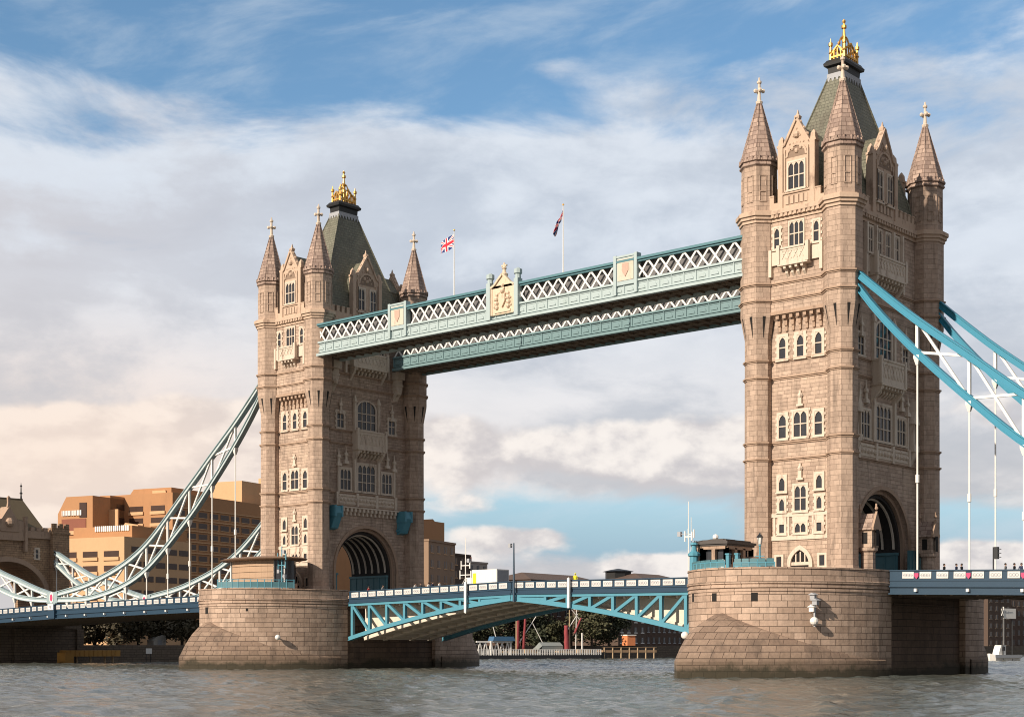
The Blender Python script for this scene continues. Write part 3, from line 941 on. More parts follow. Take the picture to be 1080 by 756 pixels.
        f.box(-hw - 0.08, hw + 0.08, 0, pr + 0.08, z0 - 0.45, z0 - 0.25)
        for sg in (-1, 1): f.box(sg * hw - 0.2, sg * hw + 0.2, pr - 0.25, pr + 0.12, z0 - 0.3, z1 + 0.5)
        k = max(3, int(hw * 2 / 0.75))
        for i in range(k):                                       # pierced panels in relief and corbels below
            a = -hw + 0.35 + (2 * hw - 0.7) * (i + 0.5) / k
            w2 = (2 * hw - 0.7) / k * 0.36
            zz = (z0 + z1) / 2; hh = (z1 - z0) * 0.32
            f.bar((a - w2, pr + 0.02, zz - hh), (a + w2, pr + 0.02, zz + hh), 0.08, 0.08); f.bar((a - w2, pr + 0.02, zz + hh), (a + w2, pr + 0.02, zz - hh), 0.08, 0.08)
            f.box(a - w2 - 0.06, a + w2 + 0.06, pr - 0.02, pr + 0.06, zz + hh, zz + hh + 0.1)
            f.prism([(0, z0 - 1.5), (0, z0 - 0.4), (pr * 0.95, z0 - 0.4), (pr * 0.9, z0 - 0.75), (pr * 0.45, z0 - 0.85), (pr * 0.4, z0 - 1.15)], a - 0.15, a + 0.15, 'yz')
        if side:
            for sg in (-1, 1):
                f.box(min(sg * hw, sg * (hw + side)), max(sg * hw, sg * (hw + side)), 0, 0.3, z0 - 0.1, z1 + 0.05)
                f.box(sg * (hw + side) - 0.18, sg * (hw + side) + 0.18, 0, 0.42, z0 - 1.3, z1 + 0.3)
        if deep:
            f.prism([(0, z0 - 2.2), (0, z0 - 0.45), (pr, z0 - 0.45), (pr * 0.9, z0 - 0.9), (pr * 0.55, z0 - 1.4)], -hw + 0.1, -hw + 0.45, 'yz')
            f.prism([(0, z0 - 2.2), (0, z0 - 0.45), (pr, z0 - 0.45), (pr * 0.9, z0 - 0.9), (pr * 0.55, z0 - 1.4)], hw - 0.45, hw - 0.1, 'yz')
        return f
    B(balcony('y', WYU, 1.75, 44.1, 45.4, 0.9, side=1.35), 'balcony', PALE)
    # --- arch face
    win('x', 0, 34.3, 4.1, 4.4, 4, 3, frame=0.3, teeth=False, arched=True)
    for s in (-5.1, 5.1):
        win('x', s, 34.2, 1.75, 2.6, 2, 2, frame=0.24)
    win('x', 0, 25.4, 3.9, 4.2, 4, 3, frame=0.28, teeth=False)
    for s in (-4.1, 4.1): win('x', s, 25.4, 2.5, 3.3, 3, 2, frame=0.26, teeth=False)
    for s in (-3.0, -1.0, 1.0, 3.0): win('x', s, 45.6, 1.3, 3.0, 2, 2, frame=0.2, teeth=False)
    B(balcony('x', WX, 2.75, 31.7, 33.9, 1.3, deep=True), 'balcony', PALE)
    B(balcony('x', WX, 3.3, 43.5, 45.1, 1.1, side=0.9, deep=True), 'balcony', PALE)
    for s in (-4.05, -2.0, 2.0, 4.05):
        o = MB(FX(WX)); o.box(s - 0.16, s + 0.16, 0, 0.42, 45.2, 48.7); B(o, 'buttress', PALE)
    for s in (-2.35, 2.35):
        o = MB(FX(WX)); o.box(s - 0.2, s + 0.2, 0, 0.34, 25.2, 38.2)
        o.rings([[(s + a * q, 0.17 + b * q, z) for a, b in ((-1, -1), (1, -1), (1, 1), (-1, 1))] for z, q in ((38.2, 0.26), (38.4, 0.26), (39.3, 0.04))])
        B(o, 'buttress', PALE)
    for s, zt in ((-5.5, 31.0), (5.5, 31.0), (-4.1, 31.4), (4.1, 31.4), (-5.1, 38.4), (5.1, 38.4)):
        o = MB(FX(WX)); z0 = zt - 2.2
        if abs(s) == 5.5: o.box(s - 0.16, s + 0.16, 0, 0.3, 25.0, zt - 0.9)
        o.rings([[(s + a * q, 0.2 + b * q * 0.6, z) for a, b in ((-1, -1), (1, -1), (1, 1), (-1, 1))] for z, q in ((z0, 0.42), (z0 + 0.4, 0.34), (z0 + 0.5, 0.2), (z0 + 1.1, 0.16), (z0 + 1.2, 0.3), (z0 + 1.5, 0.26), (z0 + 1.6, 0.12), (zt + 0.3, 0.03))])
        B(o, 'pinnacle', PALE)
    fz = MB(FX(WX)); fz.box(-5.8, 5.8, 0, 0.2, 23.35, 24.85)
    for k in range(3):
        for sg in (-1, 1): fz.box(-5.4 + k * 3.7 + 0.0, -5.4 + k * 3.7 + 3.4, 0.2, 0.3, 23.5 if sg < 0 else 24.55, 23.65 if sg < 0 else 24.7)
        for q in range(5): fz.ball((-5.0 + k * 3.7 + q * 0.68, 0.22, 24.1), 0.27, 6, 4)
    for k in range(4): fz.box(-5.9 + k * 3.85 - 0.14, -5.9 + k * 3.85 + 0.3, 0.1, 0.4, 23.2, 25.1)
    B(fz, 'carved_frieze', PALE)
    if river_face:
        cb = MB(FX(WX))
        for k in range(17):
            s = -6.4 + 12.8 * k / 16
            cb.box(s - 0.2, s + 0.2, 0, 0.5, 22.4, 22.9); cb.box(s - 0.15, s + 0.15, 0, 0.3, 21.9, 22.4)
        cb.box(-6.6, 6.6, 0, 0.55, 22.9, 23.1)
        B(cb, 'corbel_table', PALE)
        for s in (-6.9, 6.9):
            o = MB(FX(WX + 0.0))
            o.prism([(0, 19.6), (0, 22.6), (1.7, 22.9), (1.9, 21.9), (0.9, 19.8)], s - 0.65, s + 0.65, 'yz')
            o.box(s - 0.8, s + 0.8, 0, 0.5, 20.0, 20.4); o.box(s - 0.75, s - 0.5, 0, 1.9, 21.4, 23.0); o.box(s + 0.5, s + 0.75, 0, 1.9, 21.4, 23.0)
            B(o, 'blue_bracket', TEALL)
        for s in (-6.7, 5.9):
            o = MB(FX(WX)); o.box(s - 0.75, s + 0.75, 0, 1.3, 42.4, 43.45); o.box(s - 0.6, s + 0.6, 0, 0.9, 40.9, 42.4); o.box(s - 0.7, s + 0.7, 0, 1.0, 41.4, 41.7)
            o.prism([(0, 39.3), (0, 41.0), (0.9, 41.0), (0.8, 40.3), (0.35, 39.9)], s - 0.5, s + 0.5, 'yz'); o.ball((s, 0.7, 40.6), 0.5, 7, 4)
            B(o, 'walkway_corbel', PALE)
    else:
        for s in (-6.5, 6.5):
            o = MB(FX(WX)); o.box(s - 0.6, s + 0.6, 0, 0.8, 24.9, 25.6); o.box(s - 0.55, s - 0.35, 0, 0.7, 25.6, 28.0); o.box(s + 0.35, s + 0.55, 0, 0.7, 25.6, 28.0)
            o.prism([(s - 0.75, 28.0), (s + 0.75, 28.0), (s + 0.2, 29.4), (s, 30.6), (s - 0.2, 29.4)], 0, 0.8)
            o.lathe(s, 0.32, [(25.6, 0.28), (26.8, 0.24), (27.2, 0.12), (27.4, 0.17), (27.75, 0.1)], 7)
            o.prism([(0, 23.4), (0, 24.9), (0.75, 24.9), (0.4, 24.1)], s - 0.4, s + 0.4, 'yz')
            B(o, 'statue_niche', PALE)
    return root


towN = tower(0, False, 'tall stone tower nearer the viewer with blue chains running from its right side')
towF = tower(-82.3, True, 'stone tower farther off on the left where both high walkways end beside it')

# ------------------------------------------------------------------ high level walkways
X0, X1 = -82.3 + 6.15, -5.9


def walkway(y0, y1, label, front):
    root = thing('high_walkway', ((X0 + X1) / 2, (y0 + y1) / 2, 43.4), label, 'walkway', 'high level walkways')
    L = X1 - X0
    mid = (X0 + X1) / 2
    cell = L / 42
    # (x ranges free of panels)
    panels = [(-60.0, 1.5), (-22.3, 1.5)] if front else []
    for side, yo, sg in (('f', y0, -1), ('b', y1, 1)):
        gdr = MB()
        a, b = (yo, yo + 0.35) if sg < 0 else (yo - 0.35, yo)
        gdr.box(X0, X1, a, b, 43.75, 45.3)
        fl = lambda z0, z1, e: gdr.box(X0 - 0.1, X1 + 0.1, yo - e if sg < 0 else yo - 0.3, yo + 0.3 if sg < 0 else yo + e, z0, z1)
        fl(43.4, 43.74, 0.34); fl(45.17, 45.4, 0.2); fl(43.9, 43.98, 0.14)
        n = 42
        for k in range(n + 1):
            x = X0 + cell * k
            gdr.box(x - 0.06, x + 0.06, yo - 0.1 if sg < 0 else yo, yo if sg < 0 else yo + 0.1, 43.98, 45.17)
            if k < n and side == 'f':                      # little fan ornaments
                cx = x + cell / 2
                gdr.prism([(cx + 0.5 * math.cos(PI * i / 6), 44.25 + 0.5 * math.sin(PI * i / 6)) for i in range(7)], yo - 0.09, yo + 0.0)
                gdr.box(cx - 0.7, cx + 0.7, yo - 0.06, yo, 44.95, 45.03)
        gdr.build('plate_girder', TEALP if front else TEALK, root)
        lt = MB()
        for k in range(n):
            xa, xb = X0 + cell * k, X0 + cell * (k + 1)
            if any(abs((xa + xb) / 2 - c) < h for c, h in panels) or (front and abs((xa + xb) / 2 + 41.3) < 2.5):
                if lt.v: lt.build('lattice', WHITE, root); lt = MB()
                continue
            yl = yo + 0.1 if sg < 0 else yo - 0.1
            for (za, zb, e) in ((45.35, 47.45, 0.0), (47.45, 45.35, 0.03)):
                d = Vector((xb - xa, 0, zb - za)).normalized(); nn = Vector((-d.z, 0, d.x)) * 0.115
                p, q = Vector((xa, yl - e, za)), Vector((xb, yl - e, zb))
                t = Vector((0, 0.05, 0))
                lt.rings([[p - nn - t, p + nn - t, p + nn + t, p - nn + t], [q - nn - t, q + nn - t, q + nn + t, q - nn + t]])
        if lt.v: lt.build('lattice', WHITE, root)
        rl = MB()
        rl.box(X0, X1, yo - 0.12 if sg < 0 else yo - 0.3, yo + 0.3 if sg < 0 else yo + 0.12, 47.4, 47.62); rl.box(X0, X1, yo - 0.3 if sg < 0 else yo - 0.3, yo + 0.3 if sg < 0 else yo + 0.3, 47.62, 47.9)
        rl.build('top_rail', TEALM, root)
    gz = MB(); gz.box(X0, X1, y0 + 0.75, y1 - 0.75, 45.4, 47.6); gz.build('glazing', plain_glz, root)
    rf = MB(); rf.rings([[(X0, y0 + 0.2, 47.9), (X0, y1 - 0.2, 47.9), (X0, (y0 + y1) / 2, 48.35)], [(X1, y0 + 0.2, 47.9), (X1, y1 - 0.2, 47.9), (X1, (y0 + y1) / 2, 48.35)]]); rf.build('roof', TEALM, root)
    so = MB(); so.box(X0, X1, y0 + 0.35, y1 - 0.35, 43.7, 44.0)
    for k in range(43):
        x = X0 + cell * k; so.box(x - 0.1, x + 0.1, y0 + 0.35, y1 - 0.35, 43.48, 43.7)
    so.box(X0, X1, (y0 + y1) / 2 - 0.15, (y0 + y1) / 2 + 0.15, 43.46, 43.69)
    so.build('soffit', STEELU, root)
    if front:
        for cx, hw in panels:
            p = MB(); p.box(cx - hw, cx + hw, y0 - 0.22, y0 + 0.5, 45.0, 48.2); p.box(cx - hw - 0.12, cx + hw + 0.12, y0 - 0.32, y0 + 0.6, 48.2, 48.42)
            for sg in (-1, 1): p.box(cx + sg * hw - 0.2, cx + sg * hw + 0.2, y0 - 0.36, y0 + 0.5, 43.9, 48.5)
            po = p.build('shield_panel', TEALP, root)
            s = MB(); s.box(cx - hw + 0.35, cx + hw - 0.35, y0 - 0.28, y0 - 0.2, 45.5, 48.0)
            s.mi = 1; s.prism([(cx - 0.45, 47.5), (cx + 0.45, 47.5), (cx + 0.45, 46.6), (cx, 45.9), (cx - 0.45, 46.6)], y0 - 0.36, y0 - 0.27)
            s.build('shield', [PALE, plain_red], po)
        cx, hw = -41.3, 1.95
        for sg in (-1, 1):
            p = MB()
            x = cx + sg * (hw + 0.35)
            p.box(x - 0.32, x + 0.32, y0 - 0.5, y0 + 0.4, 43.8, 48.4)
            p.oct(x, y0 - 0.05, [(48.4, 0.36), (48.9, 0.34), (49.0, 0.5), (49.5, 0.5), (49.6, 0.3), (49.75, 0.1)])
            po = p.build('crest_post', TEALP, root)
        c = MB(); yb = y0 - 0.3
        c.prism([(cx - hw, 44.3), (cx + hw, 44.3), (cx + hw, 47.7), (cx + 1.3, 48.0), (cx + 0.7, 48.6), (cx, 49.2), (cx - 0.7, 48.6), (cx - 1.3, 48.0), (cx - hw, 47.7)], yb, y0 + 0.2)
        for sg in (-1, 1):
            pts = [(cx + sg * hw, 47.75), (cx + sg * 1.3, 48.05), (cx + sg * 0.7, 48.65), (cx, 49.25)]
            for a, b in zip(pts[:-1], pts[1:]): c.bar((a[0], yb, a[1]), (b[0], yb, b[1]), 0.4, 0.24)
            c.bar((cx + sg * (hw - 0.12), yb, 44.3), (cx + sg * (hw - 0.12), yb, 47.7), 0.24, 0.2)
            # supporters either side of the shield: reared beasts in relief
            for (dx, z, r) in ((0.95, 45.2, 0.3), (1.0, 45.7, 0.34), (0.98, 46.3, 0.33), (0.9, 46.8, 0.26), (0.65, 46.9, 0.18), (1.3, 46.2, 0.15), (0.6, 46.2, 0.14), (1.35, 45.3, 0.16)):
                c.ball((cx + sg * dx, yb - 0.04, z), r, 7, 4)
        c.prism([(cx - 0.5, 46.8), (cx + 0.5, 46.8), (cx + 0.5, 45.9), (cx, 45.1), (cx - 0.5, 45.9)], yb - 0.24, yb)
        c.ball((cx, yb - 0.06, 47.2), 0.36, 8, 4); c.box(cx - 0.35, cx + 0.35, yb - 0.2, yb, 47.35, 47.6); c.ball((cx, yb - 0.06, 47.85), 0.25, 7, 4)
        c.box(cx - 1.3, cx + 1.3, yb - 0.12, yb, 44.5, 44.8)
        c.lathe(cx, y0, [(49.0, 0.4), (49.3, 0.5), (49.5, 0.25), (49.9, 0.2), (50.0, 0.34), (50.2, 0.2), (50.7, 0.1)], 8)
        c.box(cx - 0.42, cx + 0.42, y0 - 0.1, y0 + 0.1, 50.25, 50.45)
        c.build('carved_arms', SANDC, root)
    return root


SANDC = plain('carved_cream_stone', (0.62, 0.5, 0.37), 0.75, 0.3, 3.0, dirt=0.5, dirtcol=(0.3, 0.2, 0.12))
plain_red = plain('worn_red_paint', (0.5, 0.33, 0.26), 0.7, 0.3, 3.0)
plain_glz = plain('walkway_glass', (0.16, 0.155, 0.155), 0.3, 0.4, 0.8)
wkF = walkway(-10.6, -6.2, 'pale teal high walkway on the viewer side with crest panel at its middle', True)
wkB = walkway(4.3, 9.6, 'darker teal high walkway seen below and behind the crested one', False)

# ------------------------------------------------------------------ decks
def zroad(x):
    """height of the parapet top along the bridge"""
    pts = [(-200, 8.6), (-162, 9.72), (-145, 10.22), (-105, 10.78), (-92, 10.85), (-72, 10.62), (-60, 10.85), (-41.15, 11.22), (-22, 10.98), (-10, 10.88), (10.6, 10.88), (24.5, 10.5), (60, 9.5), (110, 8.0)]
    for (a, b), (c, d) in zip(pts[:-1], pts[1:]):
        if x <= c: return b + (d - b) * (x - a) / (c - a)
    return pts[-1][1]


def spline_strip(mb, xs, y0, y1, dz0, dz1):
    mb.rings([[(x, y0, zroad(x) + dz0), (x, y1, zroad(x) + dz0), (x, y1, zroad(x) + dz1), (x, y0, zroad(x) + dz1)] for x in xs])


YD = 9.45
PANEL_CACHE = {}


def panel_mesh(w, h):
    k = (w, h)
    if k not in PANEL_CACHE:
        p = MB(); p.box(-w / 2, w / 2, -0.09, 0.02, 0, h)
        p.mi = 1
        for cx in (-w * 0.26, 0, w * 0.26):
            for i in range(8):
                a0, a1 = 2 * PI * i / 8, 2 * PI * (i + 1) / 8
                r0, r1 = h * 0.2, h * 0.29
                p.prism([(cx + r * math.cos(a), h / 2 + r * math.sin(a)) for r, a in ((r0, a0), (r1, a0), (r1, a1), (r0, a1))], -0.11, -0.08)
        p.box(-w / 2 + 0.08, w / 2 - 0.08, -0.11, -0.08, h * 0.48, h * 0.53)
        PANEL_CACHE[k] = p.mesh('parapet_panel', [PANELW, GREYP])
    return PANEL_CACHE[k]


def parapet(root, xa, xb, panels, pw, ph, emblems=(), back=True):
    xs = [xa + (xb - xa) * i / 24 for i in range(25)]
    p = MB()
    spline_strip(p, xs, -YD, -YD + 0.28, -1.02, -0.12); spline_strip(p, xs, -YD - 0.1, -YD + 0.38, -0.12, 0.0); spline_strip(p, xs, -YD - 0.08, -YD + 0.3, -1.1, -0.98)
    pf = p.build('parapet', NAVY, root)
    if back:
        p = MB(); spline_strip(p, xs, YD - 0.28, YD, -1.02, 0.0); p.build('parapet', NAVY, root)
    org = Vector(root.location)
    for x in panels:
        sl = (zroad(x + 0.5) - zroad(x - 0.5))
        o = bpy.data.objects.new('parapet_panel', panel_mesh(pw, ph)); COL.objects.link(o); o.parent = pf
        o.location = Vector((x, -YD, zroad(x) - 0.2 - ph)) - org; o.rotation_euler = (0, -math.atan(sl), 0)
    for x in emblems:
        e = MB(); z = zroad(x) - 0.55
        e.prism([(x - 0.22, z + 0.22), (x + 0.22, z + 0.22), (x + 0.22, z - 0.1), (x, z - 0.38), (x - 0.22, z - 0.1)], -YD - 0.14, -YD)
        e.build('red_shield', MAGENTA, pf)
    return pf


def side_span(xa, xb, label, dirx, tx):
    root = thing('side_span', ((xa + xb) / 2, 0, zroad((xa + xb) / 2) - 2.6), label, 'bridge span', 'suspended side spans')
    xs = [xa + (xb - xa) * i / 24 for i in range(25)]
    d = MB(); spline_strip(d, xs, -YD + 0.3, YD - 0.3, -1.6, -1.1); d.build('roadway_slab', ASPH, root)
    for sg in (-1, 1):
        gd = MB()
        yo = sg * YD
        a, b = min(yo, yo - sg * 0.3), max(yo, yo - sg * 0.3)
        spline_strip(gd, xs, a, b, -2.35, -1.1)
        for z0, z1, e in ((-1.75, -1.6, 0.2), (-2.5, -2.35, 0.32)):
            spline_strip(gd, xs, min(yo + sg * e, yo - sg * 0.3), max(yo + sg * e, yo - sg * 0.3), z0, z1)
        gd.build('edge_girder', NAVY, root)
    hang = [tx + dirx * (13.5 + 5.55 * k) for k in range(16)]
    hang = [x for x in hang if min(xa, xb) < x < max(xa, xb)]
    for x in hang:
        lm = MB(); lm.box(x - 0.14, x + 0.14, -YD - 0.4, -YD - 0.02, zroad(x) - 2.2, zroad(x) - 1.9)
        lm.build('girder_boss', WHITE, root)
    xb_ = MB(); x = min(xa, xb) + 1
    while x < max(xa, xb):
        z = zroad(x); xb_.box(x - 0.15, x + 0.15, -YD + 0.3, YD - 0.3, z - 2.6, z - 1.6); x += 2.775
    for yy in (-6, -2, 2, 6): spline_strip(xb_, xs, yy - 0.15, yy + 0.15, -2.3, -1.6)
    xb_.build('cross_girder', STEELU, root)
    pan = []
    for x in [tx + dirx * 13.5 - dirx * 5.55] + hang:
        for q in (0.95, 2.775, 4.6):
            xx = x + dirx * q
            if min(xa, xb) + 0.6 < xx < max(xa, xb) - 0.6 and not (dirx < 0 and abs(xx + 144.5) < 1.2): pan.append(xx)
    parapet(root, xa, xb, pan, 1.25, 0.66, [x for x in hang if dirx > 0])
    if dirx < 0:
        p = MB(); x = -144.5; z = zroad(x)
        p.box(x - 1.0, x + 1.0, -YD - 0.5, -YD + 0.4, z - 2.4, z + 0.0); p.mi = 1; p.box(x - 0.85, x + 0.85, -YD - 0.58, -YD - 0.5, z - 0.95, z + 0.02); p.mi = 2
        p.prism([(x - 0.3, z - 0.2), (x + 0.3, z - 0.2), (x + 0.25, z - 0.5), (x, z - 0.75), (x - 0.25, z - 0.5)], -YD - 0.62, -YD - 0.57)
        p.build('chain_pedestal', [NAVY, WHITE, GREYP], root)
    return root


spanR = side_span(10.5, 100.0, 'blue suspended roadway running right from the nearer pier', 1, 0)
spanL = side_span(-92.3, -178.0, 'long blue suspended roadway running left from the far pier past dark trees', -1, -82.3)


def bascule(xa, xb, label):
    """xa at the pier, xb at the meeting point in mid river"""
    root = thing('bascule_leaf', ((xa + xb) / 2, 0, 5.0), label, 'bascule leaf', 'bascule leaves')
    XM = -41.15
    zl = lambda x: 9.05 - 0.09 * abs(x - XM) - 0.0025 * abs(x - XM) ** 2
    N = 16
    xs = [xa + (xb - xa) * i / N for i in range(N + 1)]
    d = MB(); spline_strip(d, xs, -YD + 0.3, YD - 0.3, -1.5, -1.1); d.build('roadway_slab', ASPH, root)
    for sg in (-1, 1):
        fg = MB()
        yo = sg * YD
        spline_strip(fg, xs, min(yo, yo - sg * 0.3), max(yo, yo - sg * 0.3), -1.5, -1.08); spline_strip(fg, xs, min(yo + sg * 0.22, yo - sg * 0.3), max(yo + sg * 0.22, yo - sg * 0.3), -1.68, -1.5)
        fg.build('edge_girder', NAVY, root)
    for gi, y in enumerate((-YD + 0.15, -6.3, -2.6, 2.6, 6.3, YD - 0.15)):
        t = MB(); outer = gi in (0, 5)
        low = [(x, y, zl(x)) for x in xs]
        if outer:
            t.path(low, 0.55, 0.5)
            t.path([(x, y, zl(x) - 0.27) for x in xs], 0.8, 0.06); t.path([(x, y, zroad(x) - 1.85) for x in xs], 0.5, 0.34)
        else:
            t.path(low, 0.7, 0.45)
            t.rings([[(x, y - 0.12, zl(x)), (x, y + 0.12, zl(x)), (x, y + 0.12, zroad(x) - 1.5), (x, y - 0.12, zroad(x) - 1.5)] for x in xs])
        if outer:
            k = 7
            nodes = [xa + (xb - xa) * (0.02 + 0.80 * i / k) for i in range(k + 1)]
            for i in range(k + 1):
                x = nodes[i]
                if zroad(x) - 2.0 - zl(x) > 0.5: t.bar((x, y, zl(x)), (x, y, zroad(x) - 1.8), 0.4, 0.4)
                if i < k:
                    t.bar((nodes[i], y, zroad(nodes[i]) - 1.9), (nodes[i + 1], y, zl(nodes[i + 1])), 0.36, 0.36)
            t.rings([[(x, y - 0.1, zl(x)), (x, y + 0.1, zl(x)), (x, y + 0.1, zroad(x) - 1.8), (x, y - 0.1, zroad(x) - 1.8)] for x in [nodes[-1], (nodes[-1] + xb) / 2, xb]])
        t.build('main_truss' if outer else 'inner_girder', TEALL if outer else CREAM, root)
    cg = MB()
    for i in range(N + 1):
        x = xs[i] + (0.3 if xs[i] == xa else 0)
        cg.box(x - 0.12, x + 0.12, -YD + 0.6, YD - 0.6, zroad(x) - 2.3, zroad(x) - 1.5)
        for ya, yb in ((-6.2, -2.7), (-2.5, 2.5), (2.7, 6.2)):
            cg.bar((x, ya, zl(x)), (x, yb, zl(x)), 0.3, 0.4)
            if i < N: cg.bar((x, ya, zl(x) + 0.05), (xs[i + 1], yb, zl(xs[i + 1]) + 0.05), 0.2)
    cg.build('cross_bracing', CREAM, root)
    n = 17 if xb < xa else 17
    st = (xb - xa) / 17.5
    pan = [xa + st * (i + 0.75) for i in range(17)]
    parapet(root, xa, xb, pan, 1.36, 0.66)
    return root


basF = bascule(-70.9, -41.2, 'left bascule leaf with sunlit underside girders beside the far pier')
basN = bascule(-10.75, -41.1, 'right bascule leaf joining the nearer pier')


# ------------------------------------------------------------------ suspension chains
def crv(pts, x):
    """smooth (Catmull-Rom style) interpolation"""
    n = len(pts)
    for i in range(n - 1):
        if x <= pts[i + 1][0] or i == n - 2:
            x0, y0 = pts[i]; x1, y1 = pts[i + 1]; h = x1 - x0
            m0 = (y1 - pts[i - 1][1]) / (x1 - pts[i - 1][0]) if i > 0 else (y1 - y0) / h
            m1 = (pts[i + 2][1] - y0) / (pts[i + 2][0] - x0) if i < n - 2 else (y1 - y0) / h
            t = (x - x0) / h
            return (2 * t ** 3 - 3 * t ** 2 + 1) * y0 + (t ** 3 - 2 * t ** 2 + t) * h * m0 + (-2 * t ** 3 + 3 * t ** 2) * y1 + (t ** 3 - t ** 2) * h * m1


UP = [(5.6, 43.0), (9.0, 39.9), (13.4, 36.1), (19.1, 31.7), (24.6, 27.4), (36.9, 18.4), (50, 13.75), (62.2, 11.75)]
LO = [(5.6, 42.2), (9.0, 37.7), (13.4, 32.9), (19.1, 27.5), (24.6, 22.75), (36.9, 14.6), (50, 11.25), (62.2, 10.95)]
US = [(62.2, 11.75), (67.5, 12.9), (73.3, 14.5), (79.5, 16.2), (84, 17.9), (94.6, 22.3)]
LS = [(62.2, 10.95), (67.5, 11.15), (73.3, 11.75), (79.5, 13.3), (84.5, 15.2), (94.6, 20.9)]


def chain(tx, dirx, y, label, short):
    A_, B_ = (US, LS) if short else (UP, LO)
    xa, xb = A_[0][0], A_[-1][0]
    root = thing('suspension_chain', (tx + dirx * (xa if short else xa), y, crv(B_, xa) if not short else zroad(tx + dirx * xa)), label, 'suspension chain', 'suspension chains')
    N = 40
    xs = [xa + (xb - xa) * i / N for i in range(N + 1)]
    P = lambda c, x: (tx + dirx * x, y, crv(c, x))
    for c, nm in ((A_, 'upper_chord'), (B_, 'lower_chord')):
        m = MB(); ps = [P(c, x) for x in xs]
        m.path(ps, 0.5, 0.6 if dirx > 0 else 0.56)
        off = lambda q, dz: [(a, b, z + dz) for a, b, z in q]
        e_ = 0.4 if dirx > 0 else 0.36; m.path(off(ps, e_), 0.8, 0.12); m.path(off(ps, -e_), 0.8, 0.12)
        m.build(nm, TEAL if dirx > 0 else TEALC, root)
    if dirx < 0:                                   # pale edging lines on the far chains
        m = MB()
        for c in (A_, B_):
            ps = [P(c, x) for x in xs]
            m.path([(a, b - 0.28, z - 0.2) for a, b, z in ps], 0.06, 0.2)
        m.build('pale_edging', WHITE, root)
    hx = [13.5 + 5.55 * k for k in range(16)]
    hx = [x for x in hx if xa + 1 < x < xb - 2]
    wb = MB()
    for i, x in enumerate(hx):
        wb.bar(P(B_, x), P(A_, x), 0.3, 0.3)
        if i + 1 < len(hx):
            wb.bar(P(A_, x), P(B_, hx[i + 1]), 0.26, 0.26); a, b = P(B_, x), P(A_, hx[i + 1])
            wb.bar((a[0], y + 0.03, a[2]), (b[0], y + 0.03, b[2]), 0.26, 0.26)
    if short: 
        wb.bar(P(A_, 64.5), P(B_, hx[0]), 0.24); wb.bar(P(B_, 64.5), P(A_, hx[0]), 0.24)
    else:
        wb.bar(P(A_, hx[-1]), P(B_, xb - 1.8), 0.24); wb.bar(P(B_, hx[-1]), P(A_, xb - 1.8), 0.24)
    wb.build('web_bracing', WHITE, root)
    for x in hx:
        q = P(B_, x); zb = zroad(q[0]) - 0.05
        if q[2] - 0.6 > zb:
            h = MB(); h.tube((q[0], y, zb), (q[0], y, q[2] - 0.5), 0.095); h.rings([[(q[0] + a * r, y + b * r, z) for a, b in ((-1, -1), (1, -1), (1, 1), (-1, 1))] for z, r in ((q[2] - 1.3, 0.12), (q[2] - 0.6, 0.3), (q[2] - 0.3, 0.3))])
            zm = zb + (q[2] - zb) * 0.42
            if q[2] - zb > 6: h.tube((q[0], y, zm - 0.4), (q[0], y, zm + 0.4), 0.2)
            h.build('hanger_rod', WHITE, root)
    if not short:
        x, z = tx + dirx * 62.2, 11.35
        m = MB(); m.box(x - 1.6, x + 1.6, y - 0.42, y + 0.42, z - 0.95, z + 0.95)
        m.box(x - 1.0, x + 1.0, y - 0.4, y + 0.4, zroad(x) - 0.05, z - 0.9)
        bo = m.build('link_boss', TEAL if dirx > 0 else TEALC, root)
        m = MB(); m.prism([(x + 0.6 * math.cos(2 * PI * i / 16), z + 0.95 * math.sin(2 * PI * i / 16)) for i in range(16)], y - 0.5, y - 0.4)
        m.mi = 1; m.prism([(x + 0.38 * math.cos(2 * PI * i / 14), z + 0.6 * math.sin(2 * PI * i / 14)) for i in range(14)], y - 0.55, y - 0.49)
        m.build('medallion', [WHITE, MAGENTA], bo)
    return root


chain(0, 1, -9.35, 'teal suspension chain in front of the nearer tower arch on the right', False)
chain(0, 1, 9.35, 'teal suspension chain starting behind the nearer tower, rearmost on the right', False)
chain(-82.3, -1, -9.35, 'long pale edged chain rising to the far tower, in front at left', False)
chain(-82.3, -1, 9.35, 'long chain rising behind the far pier cabin to the far tower', False)
chain(-82.3, -1, -9.35, 'short chain leaving the frame at far left, in front of the brown gatehouse arch', True)
chain(-82.3, -1, 9.35, 'short chain climbing to the right corner of the brown gatehouse', True)


# ------------------------------------------------------------------ things on the piers
def pier_edge(X, t, off=0.0):
    a = R(t); return X + (PW + off) * math.cos(a), -PY - (PB + off) * math.sin(a)


